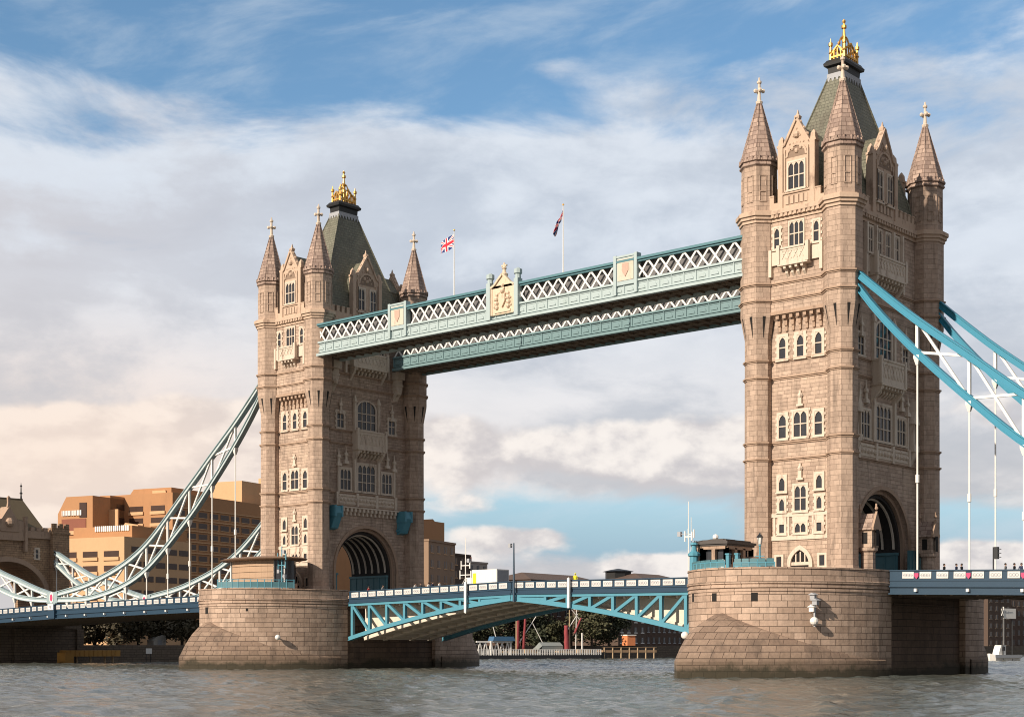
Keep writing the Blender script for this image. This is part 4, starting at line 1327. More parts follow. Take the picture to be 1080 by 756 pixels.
def railing(X, t0, t1, label, h=0.95, n=10, panels=True):
    x, y = pier_edge(X, (t0 + t1) / 2, -0.45)
    root = thing('pier_railing', (x, y, PTOP), label, 'railing', 'teal railings on the piers')
    ts = [t0 + (t1 - t0) * i / n for i in range(n + 1)]
    P = [pier_edge(X, t, -0.3) for t in ts]
    r = MB()
    for (a, b), (c, d) in zip(P[:-1], P[1:]):
        r.bar((a, b, PTOP + h), (c, d, PTOP + h), 0.09, 0.09); r.bar((a, b, PTOP + 0.12), (c, d, PTOP + 0.12), 0.07, 0.07)
    r.build('rail', TEALL, root)
    for (a, b) in P:
        m = MB(); m.tube((a, b, PTOP - 0.02), (a, b, PTOP + h + 0.08), 0.06); m.build('post', TEALL, root)
    if panels:
        g = MB()
        for (a, b), (c, d) in zip(P[:-1], P[1:]): g.bar((a * 0.94 + c * 0.06, b * 0.94 + d * 0.06, PTOP + 0.52), (a * 0.06 + c * 0.94, b * 0.06 + d * 0.94, PTOP + 0.52), 0.04, 0.7)
        g.build('infill_panel', TEALM, root)
    return root


railing(0, 90, 132, 'teal panelled railing at the front left lip of the nearer pier beside the stone cabin', 0.6, 8)
railing(0, 62, 84, 'low teal railing on the nearer pier between cabin and lamp post', 0.45, 5)
railing(-82.3, 32, 84, 'teal glass balustrade along the lip of the far pier below its flat roofed cabin', 1.15, 12)

# stone control cabin on the nearer pier
root = thing('control_cabin', (-5, -17.2, PDECK), 'small brown stone cabin with stepped flat roof on the nearer pier', 'control cabin')
fp = [(-2.9, -19.3), (-2.9, -14.6), (-7.2, -14.6), (-8.0, -16.2), (-7.4, -18.2), (-5.6, -19.6)]
cen = (-5.2, -17.0)
sc_ = lambda k: [(cen[0] + (x - cen[0]) * k, cen[1] + (y - cen[1]) * k) for x, y in fp]
m = MB(); m.prism(fp, PDECK, 11.6, 'xy')
for i in range(6):
    a, b = Vector(fp[i]), Vector(fp[(i + 1) % 6]); L = (b - a).length; n = max(1, round(L / 1.5)); d = (b - a) / n
    for k in range(n + 1):
        p = a + d * k; q = a + d * min(n, k) ; w2 = 0.26
        m.bar((p.x, p.y, 11.6), (p.x, p.y, 13.3), 0.42, 0.42)
    m.bar((a.x, a.y, 13.35), (b.x, b.y, 13.35), 0.42, 0.4)
m.build('wall', TRIM, root)
m = MB(); m.prism(sc_(0.9), 11.5, 13.3, 'xy'); m.build('glazing', GLASS, root)
m = MB(); m.prism(sc_(1.12), 13.5, 13.68, 'xy'); m.prism(sc_(1.18), 13.68, 13.95, 'xy'); m.prism(sc_(1.0), 13.95, 14.15, 'xy'); m.prism(sc_(0.5), 14.15, 14.32, 'xy'); m.build('roof', plain('cabin_roof', (0.07, 0.06, 0.055), 0.7), root)
m = MB(); m.box(-2.89, -2.84, -17.6, -16.6, PDECK, 12.6); m.build('door', DARK, root)
o = MB(); o.ball((-5.6, -17.2, 14.6), 0.32, 8, 5); o.lathe(-5.6, -17.2, [(14.3, 0.12), (14.5, 0.1)]); tag(rootize(o.build('satellite_dome', WHITE)), 'small white dome on the stone cabin roof', 'antenna dome')

# curved stone store beside the turret and white bollard
root = thing('service_hut', (-3.6, -14.2, PDECK), 'low curved dark hut beside the nearer tower turret', 'hut')
m = MB(); m.lathe(-3.0, -14.4, [(PDECK, 1.6), (12.0, 1.6), (12.05, 1.75), (12.2, 1.75), (12.5, 0.9), (12.6, 0.15)], 20); m.build('drum_wall', plain('hut_stone', (0.2, 0.14, 0.11), 0.8), root)
m = MB(); m.box(-3.4, -2.6, -16.1, -15.95, PDECK, 11.7); m.build('door', TEALM, root)
o = MB(); o.lathe(-2.3, -20.8, [(PDECK, 0.24), (11.6, 0.22), (11.7, 0.26), (11.9, 0.2), (12.0, 0.05)], 10); tag(rootize(o.build('bollard', WHITE)), 'white rounded post in front of the stone cabin door', 'bollard')
for (x, y, nm) in ((-1.6, -20.9, 'left'), (-0.7, -20.6, 'right')):
    o = MB(); o.box(x - 0.18, x + 0.18, y - 0.18, y + 0.18, PDECK, 12.4); o.box(x - 0.24, x + 0.24, y - 0.24, y + 0.24, 12.4, 12.55)
    tag(rootize(o.build('gate_post', TEALL)), 'teal square gate post, %s hand one of the pair beside the white rounded post' % nm, 'gate post', 'teal gate posts on the nearer pier')


def lamp_post(x, y, z0, z1, label):
    root = thing('lamp_post', (x, y, z0), label, 'lamp post', 'cast iron lamp posts')
    h = z1 - z0
    m = MB(); m.lathe(x, y, [(z0, 0.26), (z0 + 0.3, 0.26), (z0 + 0.35, 0.15), (z0 + h * 0.4, 0.12), (z0 + h * 0.41, 0.32), (z0 + h * 0.46, 0.32), (z0 + h * 0.47, 0.11), (z0 + h * 0.72, 0.08), (z0 + h * 0.73, 0.17), (z0 + h * 0.76, 0.1)], 10)
    m.bar((x - 0.55, y, z0 + h * 0.52), (x + 0.55, y, z0 + h * 0.52), 0.08); m.build('post', TEALL, root)
    m = MB(); m.oct(x, y, [(z0 + h * 0.76, 0.14), (z0 + h * 0.9, 0.24)], 6); m.build('lantern_glass', WHITE, root)
    m = MB(); m.oct(x, y, [(z0 + h * 0.9, 0.32), (z0 + h * 0.94, 0.2), (z0 + h * 0.97, 0.08), (z0 + h, 0.03)], 6)
    for k in range(6):
        a = k * PI / 3 + PI / 6; m.bar((x + 0.16 * math.cos(a), y + 0.16 * math.sin(a), z0 + h * 0.76), (x + 0.28 * math.cos(a), y + 0.28 * math.sin(a), z0 + h * 0.9), 0.035)
    m.build('lantern_cap', BLACK, root)


lamp_post(0.35, -18.0, PDECK, 14.75, 'teal lamp post with black lantern in front of the nearer tower')

# flat roofed cabin on the far pier
XC = -82.3
root = thing('control_cabin', (XC, -15.5, PDECK), 'curved glass and timber cabin under a thin projecting roof on the far pier', 'control cabin')
m = MB()
el = lambda rx, ry, n=36: [(XC + 0.3 + rx * math.cos(2 * PI * i / n), -15.4 + ry * math.sin(2 * PI * i / n)) for i in range(n)]
m.rings([[(x, y, z) for x, y in el(rx, ry)] for z, rx, ry in ((14.85, 6.6, 3.6), (15.0, 7.5, 4.6), (15.12, 7.6, 4.7), (15.3, 7.0, 4.1), (15.5, 4.0, 2.4))])
m.build('roof', plain('bronze_roof', (0.2, 0.125, 0.08), 0.6), root)
m = MB(); m.rings([[(x, y, z) for x, y in el(6.0, 3.0)] for z in (11.6, 14.86)]); m.build('glazing', GLASS, root)
m = MB(); m.rings([[(x, y, z) for x, y in el(6.2, 3.2)] for z in (PDECK, 11.7)]); m.build('plinth', TRIM, root)
m = MB()
for i in range(24, 32):
    p, q = el(6.25, 3.3)[i], el(6.25, 3.3)[i + 1]
    for z in (11.7, 12.5, 13.3, 14.1): m.bar((p[0], p[1], z + 0.37), (q[0], q[1], z + 0.37), 0.18, 0.74)
m.build('timber_cladding', plain('pale_cladding', (0.42, 0.28, 0.18), 0.7, 0.2, 2), root)
for i in (14, 17, 20, 23, 32, 34):
    p = el(6.2, 3.25)[i]; c = MB(); c.tube((p[0], p[1], 11.7), (p[0], p[1], 14.9), 0.09); c.build('mullion', WHITE, root)


def mast(name, x, y, z0, z1, label, cat, arms=(), r=0.09, mat=None, lamps=(), fat=None, grp=None):
    root = thing(name, (x, y, z0), label, cat, grp)
    m = MB(); m.tube((x, y, z0), (x, y, z1), r, r * 0.5)
    for z, w_ in arms: m.bar((x - w_ / 2, y, z), (x + w_ / 2, y, z), 0.1); m.tube((x - w_ / 2, y, z - 0.5), (x - w_ / 2, y, z + 0.6), 0.08); m.tube((x + w_ / 2, y, z - 0.4), (x + w_ / 2, y, z + 0.5), 0.09)
    m.build('pole', mat or WHITE, root)
    for z, dx in lamps:
        q = MB(); q.box(x + dx - 0.2, x + dx + 0.2, y - 0.2, y + 0.15, z - 0.25, z + 0.25); q.bar((x, y, z), (x + dx, y, z), 0.07); q.build('lamp', GREYP, root)
    if fat:
        q = MB(); q.box(x - 0.17, x + 0.17, y - 0.13, y + 0.1, fat[0], fat[1]); q.build('signal_board', WHITE, root)
    return root


mast('signal_mast', -7.4, -19.6, PDECK, 18.3, 'thin white aerial mast at the left edge of the nearer pier', 'mast', arms=((14.6, 0.9),), lamps=((14.9, -1.1),), r=0.07)
mast('signal_mast', -8.3, -17.8, PDECK, 16.8, 'shorter aerial just behind the mast at the nearer pier edge', 'mast', arms=((15.0, 0.7),), r=0.06, lamps=((14.0, 0.5),))
o = MB(); x, y = pier_edge(0, 130, -0.55); o.oct(x, y, [(PDECK, 0.45), (12.4, 0.42), (12.5, 0.6), (12.75, 0.6), (13.0, 0.3), (13.6, 0.22), (13.65, 0.4), (13.9, 0.3)]); tag(rootize(o.build('railing_pier', TEALL)), 'teal cast iron pillar at the left edge of the nearer pier', 'pillar')
mast('signal_mast', -75.9, -17.2, PDECK, 16.7, 'teal post carrying several lamps in front of the far tower', 'mast', arms=((15.2, 1.7), (14.1, 1.5)), r=0.13, mat=TEALL, lamps=((15.9, 0.5), (13.3, -0.6), (12.6, 0.6)))
mast('signal_mast', -48.5, -9.95, 7.3, 16.9, 'white river signal mast with lamp arms on the left bascule leaf', 'mast', arms=((13.4, 1.5), (12.2, 1.9)), r=0.1, fat=(7.4, 11.3), lamps=((14.0, 0.6),))
mast('signal_mast', -40.3, -9.95, 8.6, 15.9, 'slim dark blue mast with white tip at the meeting of the bascule leaves', 'mast', r=0.16, mat=NAVY, lamps=((15.6, -0.6),))
mast('signal_mast', -31.5, -9.95, 7.7, 11.4, 'short white upright board on the right bascule leaf', 'signal board', r=0.08, fat=(7.7, 11.3))

for (X, t, z, label, k) in ((0, 45, 5.6, 'white lamp cluster bracketed to the middle of the nearer pier', 1.0), (-82.3, 42, 4.35, 'round white lamp bracketed to the far pier wall', 0.9), (0, 147, 4.3, 'round white lamp sticking out left of the nearer pier', 1.0)):
    x, y = pier_edge(X, t); nx, ny = math.cos(R(t)) / PW, -math.sin(R(t)) / PB; l = math.hypot(nx, ny); nx /= l; ny /= l
    root = thing('pier_lamp', (x, y, z), label, 'navigation lamp')
    m = MB(); m.bar((x - nx * 0.2, y - ny * 0.2, z), (x + nx * 0.55, y + ny * 0.55, z), 0.14); m.build('bracket', BLACK, root)
    m = MB(); c = (x + nx * 0.75, y + ny * 0.75)
    m.ball((c[0], c[1], z - 0.05), 0.42 * k, 12, 7); m.build('lamp_head', WHITE, root)
    if 'cluster' in label:
        for dz, dx in ((1.1, -0.2), (1.75, 0.15), (2.3, -0.1)):
            m = MB(); m.box(c[0] + dx - 0.26, c[0] + dx + 0.26, c[1] - 0.22, c[1] + 0.22, z + dz - 0.22, z + dz + 0.22); m.prism([(c[0] + dx - 0.42, z + dz + 0.22), (c[0] + dx + 0.42, z + dz + 0.22), (c[0] + dx, z + dz + 0.45)], c[1] - 0.35, c[1] + 0.35); m.build('lamp_box', WHITE if dz < 1.5 else GREYP, root)
        m = MB(); m.bar((c[0], c[1] + 0.1, z - 0.6), (c[0], c[1] + 0.1, z + 2.4), 0.16); m.bar((c[0], c[1], z + 1.6), (x, y, z + 1.6), 0.12); m.build('stem', GREYP, root)

# gabled stone shelters and blue gate by the nearer arch
for s, lab in ((-7.3, 'gabled stone shelter left of the nearer tower road arch'), (6.4, 'gabled stone shelter right of the nearer tower road arch')):
    cx, cy = 6.9, s
    root = thing('stone_shelter', (cx, cy, PDECK), lab, 'shelter', 'gabled shelters by the arch')
    m = MB(); m.oct(cx, cy, [(PDECK, 0.85), (10.6, 0.85), (10.8, 0.7), (12.9, 0.68), (13.1, 0.92), (13.4, 0.92)]); m.box(cx - 0.82, cx + 0.82, cy - 0.72, cy + 0.72, 13.4, 15.6)
    m.build('wall', GRANITE, root)
    for sg in (-1, 1):
        m = MB()
        m.prism([(cy - 0.85, 15.2), (cy + 0.85, 15.2), (cy + 0.85, 15.5), (cy, 17.2), (cy - 0.85, 15.5)], cx + sg * 0.95 - 0.12, cx + sg * 0.95 + 0.12, 'yz')
        m.ball((cx + sg * 0.95, cy, 17.5), 0.2, 6, 4); m.box(cx + sg * 0.95 - 0.08, cx + sg * 0.95 + 0.08, cy - 0.08, cy + 0.08, 17.5, 18.0)
        m.build('gable', TRIM, root)
    m = MB(); m.prism([(cy - 1.0, 15.25), (cy + 1.0, 15.25), (cy, 17.0)], cx - 0.83, cx + 0.83, 'yz'); m.build('roof', SPIRE, root)
    for face in range(2):
        m = MB()
        if face == 0: m.box(cx - 0.3, cx + 0.3, cy - 0.75, cy - 0.7, 13.8, 15.0)
        else: m.box(cx + 1.0, cx + 1.09, cy - 0.3, cy + 0.3, 13.6, 15.3)
        m.build('opening', DARK, root)
o = MB(); o.box(5.2, 5.5, -8.6, -7.5, PDECK, 14.3); o.box(5.1, 5.6, -8.65, -7.45, 14.3, 14.6); o.box(5.49, 5.56, -8.4, -7.7, 10.0, 14.1)
tag(rootize(o.build('blue_gate', plain('gate_blue', (0.03, 0.1, 0.26), 0.5))), 'deep blue gate panel left of the nearer tower arch', 'gate')
o = MB(); o.box(5.2, 5.4, 4.9, 8.2, PDECK, 13.8)
for k in range(5): o.box(5.39, 5.48, 4.95 + k * 0.78, 5.07 + k * 0.78, PDECK, 13.8)
tag(rootize(o.build('teal_hoarding', TEALM)), 'teal boarded screen right of the nearer tower arch', 'hoarding')

# ------------------------------------------------------------------ flags
FLB = plain('flag_blue', (0.012, 0.03, 0.16), 0.8); FLW = plain('flag_white', (0.75, 0.73, 0.72), 0.8); FLR = plain('flag_red', (0.55, 0.02, 0.045), 0.8)


def union_col(u, v):
    x, y = u * 60, v * 30                      # 2:1 field
    if abs(x - 30) < 3 or abs(y - 15) < 3: return 2
    if abs(x - 30) < 5 or abs(y - 15) < 5: return 1
    for sgn, q in ((1, y), (-1, 30 - y)):
        d = (x - 2 * q) / math.sqrt(5)
        if abs(d) < 1.0: return 2
    for q in (y, 30 - y):
        d = (x - 2 * q) / math.sqrt(5)
        if abs(d) < 3: return 1
    return 0


def flag(x, y, z0, z1, label_pole, label_flag, limp):
    root = thing('flagpole', (x, y, z0), label_pole, 'flagpole', 'flagpoles on the walkway')
    m = MB(); m.tube((x, y, z0), (x, y, z1), 0.085, 0.05); m.build('pole', WHITE, root)
    m = MB(); m.ball((x, y, z1 + 0.08), 0.13); m.build('finial', GOLD, root)
    f = MB(); NU, NV = 44, 26; idx = []
    L, H = 2.9, 1.7
    for j in range(NV + 1):
        for i in range(NU + 1):
            u, v = i / NU, j / NV
            if not limp:
                px = x - 0.06 - u * L * 0.92; py = y + 0.28 * math.sin(u * 7 + v * 1.5) * u + 0.1; pz = z1 - 0.4 - H * (1 - v) - 0.75 * u ** 1.3 + 0.14 * math.sin(u * 8 + 1) * u
            else:
                fall = u * L
                px = x - 0.06 - fall * 0.46 - (1 - v) * 0.12; py = y + 0.22 * math.sin(u * 9 + v * 5) * (0.3 + u) + 0.1; pz = z1 - 0.35 - fall * 0.78 - H * (1 - v) * 0.55
            idx.append((px, py, pz))
    n = f.pts(idx); f.smooth = True
    for j in range(NV):
        for i in range(NU):
            f.mi = union_col((i + 0.5) / NU, (j + 0.5) / NV); a = n + j * (NU + 1) + i
            f.face([a, a + 1, a + NU + 2, a + NU + 1])
    o = f.build('union_flag', [FLB, FLW, FLR]); o.data.update()
    tag(rootize(o), label_flag, 'flag')


flag(-52.35, -8.0, 48.0, 57.2, 'white flagpole left of the crest panel on the front walkway', 'red white and blue flag blown out flat on the left pole', False)
flag(-33.97, -8.0, 48.0, 57.0, 'white flagpole right of the crest panel on the front walkway', 'red white and blue flag hanging half furled on the right pole', True)

# ------------------------------------------------------------------ people, truck, traffic light
SKIN = plain('skin', (0.42, 0.25, 0.18), 0.6, 0.05)
PCOL = {n: plain('cloth_' + n, c, 0.85, 0.1) for n, c in (('black', (0.015, 0.015, 0.018)), ('navy', (0.02, 0.03, 0.07)), ('grey', (0.2, 0.2, 0.2)), ('white', (0.7, 0.68, 0.65)), ('yellow', (0.65, 0.62, 0.03)), ('red', (0.35, 0.03, 0.03)), ('denim', (0.06, 0.09, 0.16)), ('hair', (0.03, 0.02, 0.015)))}
PM = {}


def person_mesh(top, leg, swing):
    key = (top, leg, swing)
    if key in PM: return PM[key]
    s = swing
    J = {'pel': (0, 0, 0.94, .15, .11), 'sp': (0, 0, 1.12, .14, .10), 'ch': (0, 0.01, 1.34, .17, .11), 'nk': (0, 0, 1.48, .055, .055), 'hd': (0, -0.02, 1.60, .085, .1), 'tp': (0, -0.01, 1.70, .075, .085),
         'sl': (.19, 0, 1.40, .065, .065), 'el': (.25, .04 * s, 1.13, .045, .045), 'wl': (.26, -.08 - .14 * s, .92, .034, .034), 'hl': (.26, -.1 - .16 * s, .83, .035, .045),
         'sr': (-.19, 0, 1.40, .065, .065), 'er': (-.25, .04 - .05 * s, 1.13, .045, .045), 'wr': (-.26, -.08 + .16 * s, .92, .034, .034), 'hr': (-.26, -.1 + .18 * s, .83, .035, .045),
         'pl': (.09, 0, .88, .095, .095), 'kl': (.10, -.12 * s - .02, .50, .062, .062), 'al': (.10, .04 * s, .10, .042, .042), 'fl': (.10, -.13 + .04 * s, .045, .04, .04),
         'pr': (-.09, 0, .88, .095, .095), 'kr': (-.10, .08 * s - .02, .50, .062, .062), 'ar': (-.10, .24 * s, .12, .042, .042), 'fr': (-.10, .1 * s - .13, .05, .04, .04)}
    E = 'pel-sp sp-ch ch-nk nk-hd hd-tp ch-sl sl-el el-wl wl-hl ch-sr sr-er er-wr wr-hr pel-pl pl-kl kl-al al-fl pel-pr pr-kr kr-ar ar-fr'.split()
    names = list(J); me = bpy.data.meshes.new('person_skeleton')
    me.from_pydata([J[k][:3] for k in names], [tuple(names.index(q) for q in e.split('-')) for e in E], [])
    o = bpy.data.objects.new('person_skeleton', me); COL.objects.link(o)
    md = o.modifiers.new('skin', 'SKIN'); md.use_smooth_shade = True
    if not me.skin_vertices: me.skin_vertices.new(name='')
    for i, k in enumerate(names):
        me.skin_vertices[0].data[i].radius = J[k][3:5]; me.skin_vertices[0].data[i].use_root = (k == 'pel')
    o.modifiers.new('sub', 'SUBSURF').levels = 1
    dg = bpy.context.evaluated_depsgraph_get(); ev = o.evaluated_get(dg)
    out = bpy.data.meshes.new_from_object(ev); out.name = 'person'
    out.materials.clear()
    for mt in (PCOL[top], PCOL[leg], SKIN): out.materials.append(mt)
    for p in out.polygons:
        c = p.center
        p.material_index = 2 if c.z > 1.46 or (abs(c.x) > .21 and c.z < .93) else (0 if c.z > 0.93 or abs(c.x) > .2 else 1)
    bpy.data.objects.remove(o); bpy.data.meshes.remove(me)
    PM[key] = out
    return out


def person(x, y, z, rz, top, leg, label, swing=1.0, hair='hair', helmet=False):
    o = bpy.data.objects.new('person', person_mesh(top, leg, swing)); COL.objects.link(o)
    o.location = (x, y, z); o.rotation_euler = (0, 0, rz)
    tag(o, label, 'person')
    h = MB(); h.ball((0, 0.015, 1.655), 0.118, 10, 6, 1.0)
    hd = bpy.data.objects.new('helmet' if helmet else 'hair', h.mesh('hair', PCOL[hair])); COL.objects.link(hd); hd.parent = o
    n = MB(); n.prism([(-.018, 1.575), (.018, 1.575), (0, 1.625)], -.145, -.10)
    for s in (-1, 1): n.ball((s * .036, -.108, 1.625), .013, 6, 3)
    n.box(-.028, .028, -.118, -.1, 1.545, 1.555)
    fd = bpy.data.objects.new('face', n.mesh('face', SKIN)); COL.objects.link(fd); fd.parent = o
    return o


zr = lambda x: zroad(x) - 1.1
for x, rz, top, leg, lab in ((15.9, PI / 2, 'black', 'denim', 'person in black walking alone, leftmost on the right span'), (17.2, PI / 2, 'navy', 'black', 'person in navy with a companion, left one of a close pair on the right span'), (17.75, -PI / 2, 'black', 'black', 'person in black, right one of a close pair on the right span'),
                             (22.3, PI / 2, 'grey', 'denim', 'person in grey to the right of the traffic light'), (23.2, PI / 2, 'black', 'denim', 'person in black beyond the person in grey near the right frame edge'), (23.9, 0.3, 'navy', 'black', 'person in navy at the right frame edge')):
    person(x, -8.3, zr(x), rz, top, leg, lab)
for x, y, rz, top, lab in ((-68.5, -8.0, -PI / 2, 'red', 'person in red on the bridge close to the far tower turret'), (-65.5, -8.2, PI / 2, 'grey', 'person in grey leaning on the parapet near the far tower'), (-59.4, -8.1, PI / 2, 'white', 'person in white, leftmost of the group left of the white truck'), (-58.2, -8.3, 0.2, 'black', 'person in black, second of the group left of the white truck'),
                           (-57.0, -8.0, -PI / 2, 'white', 'person in white, third of the group left of the white truck'), (-56.0, -8.3, PI / 2, 'navy', 'person in navy, fourth of the group left of the white truck'), (-54.9, -8.1, PI / 2, 'white', 'person in white, rightmost of the group left of the white truck')):
    person(x, y, zr(x), rz, top, 'black', lab)
person(-32.4, -7.6, zr(-32.4) + 0.25, 0.4, 'yellow', 'black', 'worker in a bright yellow jacket and helmet on the right bascule leaf', hair='yellow', helmet=True)

root = thing('box_truck', (-56, 3, zr(-56)), 'white box truck with a yellow panel crossing the left bascule leaf', 'truck')
z = zr(-56)
m = MB(); m.box(-58.2, -53.6, 1.7, 4.2, z + 1.05, z + 3.75); m.mi = 1; m.box(-58.0, -57.4, 1.66, 1.7, z + 1.7, z + 3.3); m.mi = 2; m.box(-53.6, -53.56, 1.85, 4.05, z + 1.2, z + 3.6)  # grey rear plate: shade of the end face put into the colour
m.build('cargo_box', [WHITE, PCOL['yellow'], GREYP], root)
m = MB(); m.prism([(-60.4, z + 0.6), (-58.35, z + 0.6), (-58.35, z + 2.75), (-59.5, z + 2.75), (-60.3, z + 1.7)], 1.8, 4.1, 'xz'); m.build('cab', WHITE, root)
m = MB(); m.prism([(-60.2, z + 1.75), (-59.3, z + 1.75), (-59.3, z + 2.6), (-59.5, z + 2.6)], 1.77, 4.13, 'xz'); m.build('window', GLASS, root)
m = MB(); m.box(-60.2, -53.8, 2.1, 3.8, z + 0.55, z + 1.05); m.build('chassis', BLACK, root)
for x in (-59.5, -55.0):
    for y in (1.8, 3.85): 
        m = MB(); m.tube((x, y, z + 0.48), (x, y + 0.28, z + 0.48), 0.48, n=16); m.build('wheel', BLACK, root)

root = thing('traffic_light', (20.3, -6.6, zr(20.3)), 'black traffic light on a pole seen above the right span parapet', 'traffic light')
m = MB(); m.tube((20.3, -6.6, zr(20.3)), (20.3, -6.6, 12.95), 0.07); m.build('pole', BLACK, root)
m = MB(); m.box(20.45, 20.85, -6.85, -6.45, 11.75, 12.95); m.bar((20.3, -6.6, 12.4), (20.6, -6.6, 12.4), 0.08)
for k in range(3): m.bar((20.8, -6.65, 12.75 - k * 0.4), (21.1, -6.65, 12.7 - k * 0.4), 0.26, 0.06)
m.build('signal_head', BLACK, root)

# ------------------------------------------------------------------ gatehouse at the far left end
BRK = stone('gatehouse_stone', (0.40, 0.26, 0.16), (0.30, 0.195, 0.12), (0.12, 0.08, 0.05), 1.1, 0.42, 0.025, 0.4)
XA = -175.0
root = thing('gatehouse', (XA - 5, 0, 0), 'brown stone gatehouse with a wide arch and hipped roof at far left', 'gatehouse')
m = MB(); ra, zs, N = 8.0, 12.0, 24
ar = [(-ra * math.cos(PI * i / N), zs + 7.0 * math.sin(PI * i / N)) for i in range(N + 1)]
for x in (XA, XA - 11):
    for sg in (-1, 1):
        n = m.pts([(x, sg * ra, 8), (x, sg * 12.2, 8), (x, sg * 12.2, 24.2), (x, sg * ra, 24.2), (x, sg * ra, zs)]); m.face([n, n + 1, n + 2, n + 3, n + 4])
    a = m.pts([(x, p, q) for p, q in ar]); t = m.pts([(x, p, 24.2) for p, q in ar])
    for i in range(N): m.face([a + i, a + i + 1, t + i + 1, t + i])
pr_ = [(-ra, 8)] + ar + [(ra, 8)]
a = m.pts([(XA, p, q) for p, q in pr_]); b = m.pts([(XA - 11, p, q) for p, q in pr_])
for i in range(len(pr_) - 1): m.face([a + i, a + i + 1, b + i + 1, b + i])
for sg in (-1, 1):
    n = m.pts([(XA, sg * 12.2, 8), (XA - 11, sg * 12.2, 8), (XA - 11, sg * 12.2, 24.2), (XA, sg * 12.2, 24.2)]); m.face([n, n + 1, n + 2, n + 3])
m.build('wall', BRK, root)
m = MB()
for i in range(N):
    a0, a1 = PI * i / N, PI * (i + 1) / N
    m.prism([(r * math.cos(q), zs + (r - 1.0) * math.sin(q)) for r, q in ((8.0, a0), (8.9, a0), (8.9, a1), (8.0, a1))], XA - 0.05, XA + 0.3, 'yz')
m.build('arch_moulding', TRIM, root)
m = MB(); m.box(XA - 13, XA + 3.8, -14.2, 12.7, -2, 6.4); m.box(XA - 13, XA + 4.2, -14.6, 13.1, 6.4, 7.2)
for k in range(3): m.box(XA + 3.7, XA + 4.3, -14.3 + k * 13.2, -12.9 + k * 13.2, -2, 6.4)
m.build('river_abutment', QUAY, root)
m = MB(); m.box(XA - 11.4, XA + 0.4, -12.4, 12.4, 23.6, 24.2)
for k in range(18): m.box(XA - 0.1, XA + 0.45, -12.3 + k * 1.4, -11.5 + k * 1.4, 25.0, 25.7)
m.box(XA - 0.1, XA + 0.4, -12.4, 12.4, 24.2, 25.0); m.build('parapet', TRIM, root)
m = MB(); m.rings([[(XA - 0.4, -8.8, 24.4), (XA - 10.6, -8.8, 24.4), (XA - 10.6, 8.8, 24.4), (XA - 0.4, 8.8, 24.4)], [(XA - 4.8, -6.0, 31.1), (XA - 6.2, -6.0, 31.1), (XA - 6.2, 6.0, 31.1), (XA - 4.8, 6.0, 31.1)]])
m.box(XA - 5.8, XA - 5.2, -6.2, 6.2, 31.05, 31.5)
ro = m.build('roof', plain('gatehouse_slate', (0.14, 0.105, 0.06), 0.7, 0.25, 0.8), root)
for s in (-6.0, 6.0):
    m = MB(); m.lathe(XA - 5.5, s, [(31.3, 0.2), (32.4, 0.12), (32.5, 0.35), (32.8, 0.12), (33.8, 0.1), (33.9, 0.25), (34.2, 0.08), (34.6, 0.03)], 7); m.build('finial', LEAD, ro)
m = MB(); m.prism([(-3.4, 23), (3.4, 23), (3.4, 26.5), (1.6, 26.9), (0, 29.3), (-1.6, 26.9), (-3.4, 26.5)], XA - 2.5, XA + 0.55, 'yz')
m.rings([[(XA + 0.2 + a * q, b * q, z) for a, b in ((-1, -1), (1, -1), (1, 1), (-1, 1))] for z, q in ((29.2, 0.3), (30.0, 0.2), (31.0, 0.25), (31.3, 0.05))])
for s in (-3.4, 3.4): m.box(XA - 0.2, XA + 0.8, s - 0.25, s + 0.25, 21.0, 27.6)
m.box(XA + 0.5, XA + 0.75, -1.9, 1.9, 24.6, 24.9); m.ball((XA + 0.55, 0, 26.3), 0.9, 8, 5)
m.build('gable', TRIM, root)
for s in (-6.0, 6.0):
    fm, gm = window_meshes(1.1, 2.2, 1, 2, True, 0.26, True, False)
    o = bpy.data.objects.new('window', fm); COL.objects.link(o); o.parent = root; o.location = (5.0, s, 19.7); o.rotation_euler = (0, 0, PI / 2)
    q = bpy.data.objects.new('glazing', gm); COL.objects.link(q); q.parent = o
for s in (-10.6, 10.6):
    m = MB(); m.box(XA - 2.6, XA + 1.1, s - 1.8, s + 1.8, 8, 25.8)
    for k in range(3): m.box(XA + 0.5, XA + 1.2, s - 1.8 + k * 1.35, s - 1.0 + k * 1.35, 25.8, 26.6)
    m.box(XA - 2.7, XA + 1.25, s - 1.95, s + 1.95, 24.6, 25.0); m.box(XA + 0.9, XA + 1.6, s - 1.5, s + 1.5, 20.2, 21.8)
    m.build('corner_turret', BRK, root)

# ------------------------------------------------------------------ hotel behind, built in its own axes (a: along the sunlit fronts, b: away, z)
HK = 1.076
CAMX, CAMY = 84.774, -152.612
HO = (CAMX + (-188.14 - CAMX) * HK, CAMY + (46.87 - CAMY) * HK)
HA = math.atan2(.252, .967)
HOT = plain('hotel_concrete', (0.40, 0.205, 0.095), 0.85, 0.2, 0.25, dirt=0.35, dirtcol=(0.2, 0.11, 0.06))
HOTL = plain('hotel_pale_concrete', (0.56, 0.35, 0.19), 0.85, 0.18, 0.3, dirt=0.3, dirtcol=(0.3, 0.18, 0.1))
HOTR = plain('hotel_red_infill', (0.22, 0.075, 0.045), 0.8)
HOTG = plain('hotel_glass', (0.055, 0.03, 0.022), 0.3, 0.5, 0.5)
hotel = thing('hotel_building', (HO[0], HO[1], 3.0), 'huge stepped brown concrete hotel with rows of windows behind the left span', 'hotel', rotz=HA)
hz = lambda z: (z - 3.0) * HK


def hpart(name, mb, mat, par=None):
    o = bpy.data.objects.new(name, mb.mesh(name, mat)); COL.objects.link(o); o.parent = par or hotel
    return o


